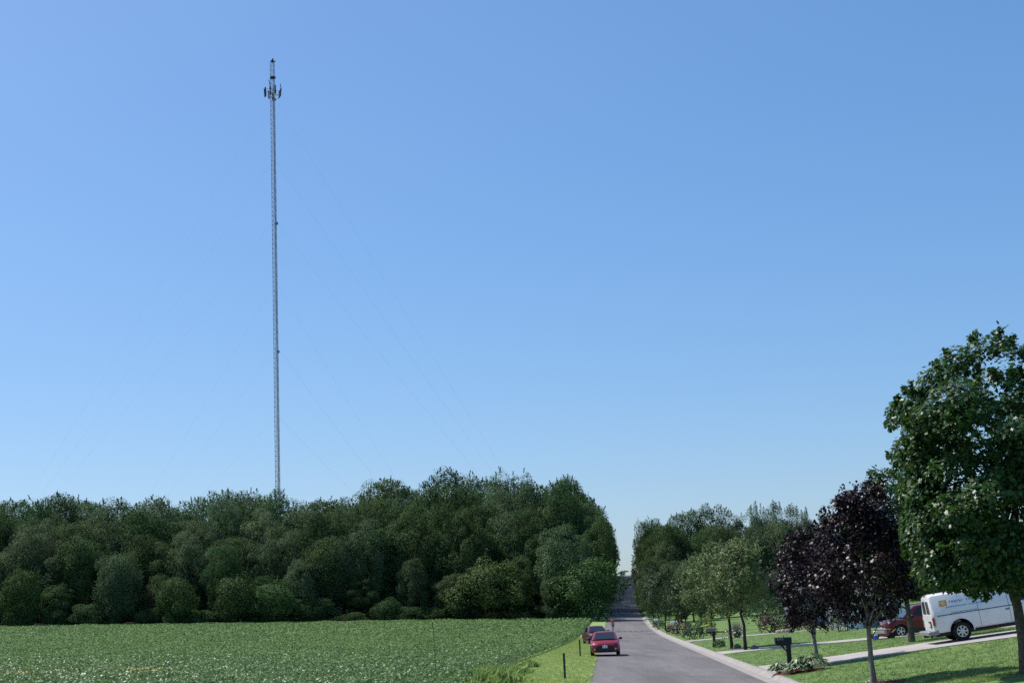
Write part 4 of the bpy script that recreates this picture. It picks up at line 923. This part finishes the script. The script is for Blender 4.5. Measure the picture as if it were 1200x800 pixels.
def white_board():
    x, Y, g = base_of(761, 727, 226); t = thing('picnic_table', 'low white table with benches by the far right kerb', 'table', (x, Y, g))
    mb = MB(); mb.bevel_box((0, 0, .72), (1.7, .7, .06), .01); mb.build('table_top', MT['white'], t)
    for s in (-1, 1):
        mb = MB(); mb.tube([(s * .6, -.4, 0), (s * .6, 0, .7)], .04, 5); mb.tube([(s * .6, .4, 0), (s * .6, 0, .7)], .04, 5); mb.build('leg', MT['white'], t)
        mb = MB(); mb.bevel_box((0, s * .6, .42), (1.7, .26, .05), .01); mb.build('bench_seat', MT['white'], t)
white_board()
def hoop():
    x, Y, g = base_of(819, 737, 130); t = thing('swing_frame', 'bright lime yellow bent pole frame between shrubs', 'frame', (x, Y, g))
    mb = MB(); mb.tube([(0, 0, 0), (.02, 0, .75), (.12, 0, .92), (.8, .1, 1.06)], .065, 8); mb.build('pole', MT['limeyellow'], t, True)
    mb = MB(); mb.tube([(.8, .1, 1.06), (1.0, .25, .9), (1.02, .3, 0)], .05, 8); mb.build('pole', MT['limeyellow'], t, True)
hoop()
def fence_post(px, base, Y, label):
    x, Y, g = base_of(px, base, Y); t = thing('marker_post', label, 'post', (x, Y, g)); mb = MB(); h = 1.0
    mb.loft([[(a, b, z) for a, b in ((-.045, -.012), (-.015, -.012), (-.012, .03), (.012, .03), (.015, -.012), (.045, -.012), (.045, .0), (-.045, .0))] for z in (-.1, h)]); mb.build('steel_post', MT['green_post'], t)
    mb = MB(); mb.box((0, -.022, h - .12), (.08, .012, .2)); mb.build('post_plate', MT['green_post'], t)
fence_post(662, 791, 58, 'nearer dark green steel post standing in the verge grass')
fence_post(680, 767.5, 88, 'farther thin dark post in the verge left of the red hatchback')
def rod():
    x, Y, g = base_of(510.5, 794, 52); h = float(at(505, 729, 52)[2]) - g; t = thing('marker_rod', 'tall thin rusty rod at the near field edge', 'rod', (x, Y, g))
    mb = MB(); mb.tube([(0, 0, -.1), (.01, 0, h * .45)], .011, 6); mb.build('lower_rod', MT['rust'], t)
    mb = MB(); mb.tube([(.01, 0, h * .45), (-.04, 0, h)], .009, 6); mb.build('upper_rod', MT['green_post'], t)
    mb = MB(); mb.tube([(-.036, 0, h - .22), (-.04, 0, h + .02)], .016, 6); mb.build('cap', MT['bark_dark'], t)
rod()
def cart():
    x, Y, g = base_of(1033, 742, 82.5); t = thing('garden_cart', 'low orange red cart with dark wheels by the nose of the dark red vehicle', 'cart', (x, Y, g))
    mb = MB(); mb.bevel_box((0, 0, .22), (.95, .5, .14), .02); mb.build('cart_bed', MT['redplastic'], t)
    for sx_ in (-.38, .52):
        for s in (-1, 1):
            mb = MB(); mb.lathe([(.05, -.04), (.17, -.04), (.17, .04), (.05, .04)], 'y', 14, (sx_, s * .28, .17)); mb.build('wheel', MT['rubber'], t)
    mb = MB(); mb.tube([(.5, 0, .25), (.8, 0, .5), (.84, 0, .55)], .02, 5); mb.build('handle', MT['black'], t)
    mb = MB(); mb.bevel_box((0, 0, .52), (1.0, .5, .05), .01); mb.tube([(-.42, -.2, .28), (-.42, -.2, .5)], .02, 4); mb.tube([(.42, -.2, .28), (.42, -.2, .5)], .02, 4); mb.build('cart_shelf', MT['mailgrey'], t)
    x, Y, g = base_of(1026.2, 744.5, 81.5); b = thing('bucket', 'white and blue upright container left of the orange red cart', 'bucket', (x, Y, g))
    mb = MB(); mb.lathe([(.11, 0), (.13, .22), (.13, .24)], 'z', 12); mb.build('base', MT['blueplastic'], b)
    mb = MB(); mb.lathe([(.12, .24), (.12, .46), (.09, .5)], 'z', 12); mb.build('upper', MT['white'], b)
cart()

# ------------------------------------------------------------------ houses
def house(name, label, x0, Y0, w, d, wall_h, roof_h, m, gable_x=True):
    g = gz(x0 + w / 2, Y0) - .15; t = thing(name, label, 'house', (x0 + w / 2, Y0, g))
    mb = MB(); mb.box((0, d / 2, wall_h / 2), (w, d, wall_h)); mb.build('wall', m, t)
    mb = MB(); o = .4
    sec = [(-o, wall_h - .12), (d / 2, wall_h + roof_h), (d + o, wall_h - .12), (d + o, wall_h + .06), (d / 2, wall_h + roof_h + .2), (-o, wall_h + .06)]
    if gable_x: mb.loft([[(x, y, z) for y, z in sec] for x in (-w / 2 - o, w / 2 + o)])
    else:
        sec = [(-w / 2 - o, wall_h - .12), (0, wall_h + roof_h), (w / 2 + o, wall_h - .12), (w / 2 + o, wall_h + .06), (0, wall_h + roof_h + .2), (-w / 2 - o, wall_h + .06)]
        mb.loft([[(x, y, z) for x, z in sec] for y in (-o, d + o)])
    mb.build('roof', MT['shingle'], t)
    mb = MB()
    if gable_x:
        for s in (-1, 1): mb.loft([[(s * (w / 2 - .02), .02, wall_h), (s * (w / 2 - .02), d - .02, wall_h), (s * (w / 2 - .02), d / 2, wall_h + roof_h - .1)], [(s * (w / 2 - .12), .02, wall_h), (s * (w / 2 - .12), d - .02, wall_h), (s * (w / 2 - .12), d / 2, wall_h + roof_h - .1)]])
    else:
        for yy in (.02, d - .12): mb.loft([[(-w / 2 + .02, yy, wall_h), (w / 2 - .02, yy, wall_h), (0, yy, wall_h + roof_h - .1)], [(-w / 2 + .02, yy + .1, wall_h), (w / 2 - .02, yy + .1, wall_h), (0, yy + .1, wall_h + roof_h - .1)]])
    mb.build('gable', m, t)
    for s in (-1, 1):
        mb = MB(); mb.box((s * (w / 2 - .08), -.03, wall_h / 2), (.24, .08, wall_h - .02)); mb.build('corner_trim', MT['white'], t)
    mb = MB(); mb.box((0, -o - .05, wall_h - .03), (w + .5, .08, .18)); mb.build('fascia', MT['white'], t)
    return t
def window(t, x, z, w=1.1, h=1.3):
    mb = MB()
    for s in (-1, 1): mb.box((x + s * w / 2, -.04, z), (.1, .1, h + .1)); mb.box((x, -.045, z + s * h / 2), (w + .1, .1, .1))
    f = mb.build('window', MT['white'], t); mb = MB(); mb.box((x, -.02, z), (w - .06, .04, h - .06)); mb.build('pane', MT['glass'], f)
x0 = at_x(937, 140, 690)
hA = house('house', 'blue grey sided house mostly hidden behind the farther purple maple', x0, 140, 8.5, 9, 4.3, 1.6, MT['siding_blue'])
window(hA, -2.4, 1.5); window(hA, .4, 1.5); window(hA, -2.4, 3.3); window(hA, 2.9, 1.5)
x0 = at_x(990, 112)
hB = house('garage', 'grey garage with a white door glimpsed under the purple maples', x0, 112, 4.6, 6, 2.7, 1.2, MT['siding_grey'])
mb = MB()
gd = mb.box((-1.45, -.05, 1.05), (.95, .06, 2.0)).build('door', MT['white'], hB)
for r_ in range(4):
    for c_ in range(2):
        mb = MB(); mb.bevel_box((-1.45 - .22 + c_ * .44, -.085, .32 + r_ * .48), (.36, .03, .38), .012); mb.build('door_panel', MT['white'], gd)
mb = MB(); mb.box((-2.15, -.2, .8), (.35, .3, 1.5)); mb.build('side_cabinet', MT['white'], hB)
mb = MB(); mb.box((.45, -.3, 1.2), (.2, .2, 2.4)); mb.build('porch_post', MT['white'], hB)
window(hB, 1.5, 1.5, .9, 1.0)

# ------------------------------------------------------------------ the walker on the road
def person():
    Y = 186.0; x = float(at(718.3, 735, Y)[0]); t = thing('person', 'person in orange red top and grey shorts walking along the road', 'person', (x, Y, gz(x, Y) + .01), radians(8))
    def skinned(name, verts, edges, rad, m, sub=2):
        me = bpy.data.meshes.new(name); me.from_pydata(verts, edges, []); o = bpy.data.objects.new(name, me); col.objects.link(o)
        md = o.modifiers.new('s', 'SKIN'); md.use_smooth_shade = True
        for i, r in enumerate(rad): me.skin_vertices[0].data[i].radius = (r if isinstance(r, tuple) else (r, r))
        me.skin_vertices[0].data[0].use_root = True
        sd = o.modifiers.new('d', 'SUBSURF'); sd.levels = sub; sd.render_levels = sub
        dg = bpy.context.evaluated_depsgraph_get(); res = bpy.data.meshes.new_from_object(o.evaluated_get(dg)); bpy.data.objects.remove(o)
        res.name = name; res.materials.clear(); res.materials.append(m); return link(name, res, t)
    V = [(0, 0, .95), (0, 0, 1.12), (0, -.01, 1.32), (0, 0, 1.47), (0, -.015, 1.55), (0, -.03, 1.63), (0, -.02, 1.72),
         (-.10, 0, .90), (-.11, -.16, .52), (-.11, -.10, .10), (-.11, -.22, .05), (.10, 0, .90), (.10, .10, .52), (.10, .34, .20), (.10, .30, .09),
         (-.19, 0, 1.43), (-.25, .12, 1.18), (-.23, .02, .96), (-.22, -.02, .86), (.19, 0, 1.43), (.25, -.06, 1.16), (.24, -.26, 1.02), (.23, -.34, 1.0)]
    E = [(0, 1), (1, 2), (2, 3), (3, 4), (4, 5), (5, 6), (0, 7), (7, 8), (8, 9), (9, 10), (0, 11), (11, 12), (12, 13), (13, 14), (3, 15), (15, 16), (16, 17), (17, 18), (3, 19), (19, 20), (20, 21), (21, 22)]
    Rr = [(.15, .10), (.14, .095), (.16, .11), (.10, .08), .055, (.085, .1), (.07, .085), .085, .06, .042, .035, .085, .06, .042, .035, .055, .042, .034, .035, .055, .042, .034, .035]
    skinned('body', V, E, Rr, MT['skin'])
    skinned('shirt', [(0, 0, .94), (0, 0, 1.12), (0, -.01, 1.32), (0, 0, 1.45), (-.19, 0, 1.42), (-.235, .08, 1.26), (.19, 0, 1.42), (.235, -.04, 1.25)], [(0, 1), (1, 2), (2, 3), (3, 4), (4, 5), (3, 6), (6, 7)], [(.175, .125), (.16, .115), (.18, .13), (.11, .09), .08, .07, .08, .07], MT['shirt'])
    skinned('shorts', [(0, 0, .96), (-.10, -.01, .86), (-.11, -.12, .60), (.10, .01, .86), (.10, .08, .60)], [(0, 1), (1, 2), (0, 3), (3, 4)], [(.175, .125), .115, .095, .115, .095], MT['shorts'])
    mb = MB(); mb.lathe([(.03, 1.80), (.085, 1.77), (.105, 1.70), (.10, 1.65)], 'z', 12, (0, .005, 0)); mb.build('hair', MT['hair'], t, True)
    for xx, yy, zz in ((-.11, -.17, .045), (.10, .36, .10)):
        mb = MB(); mb.bevel_box((xx, yy, zz), (.1, .27, .09), .03); mb.build('shoe', MT['shoe'], t)
person()
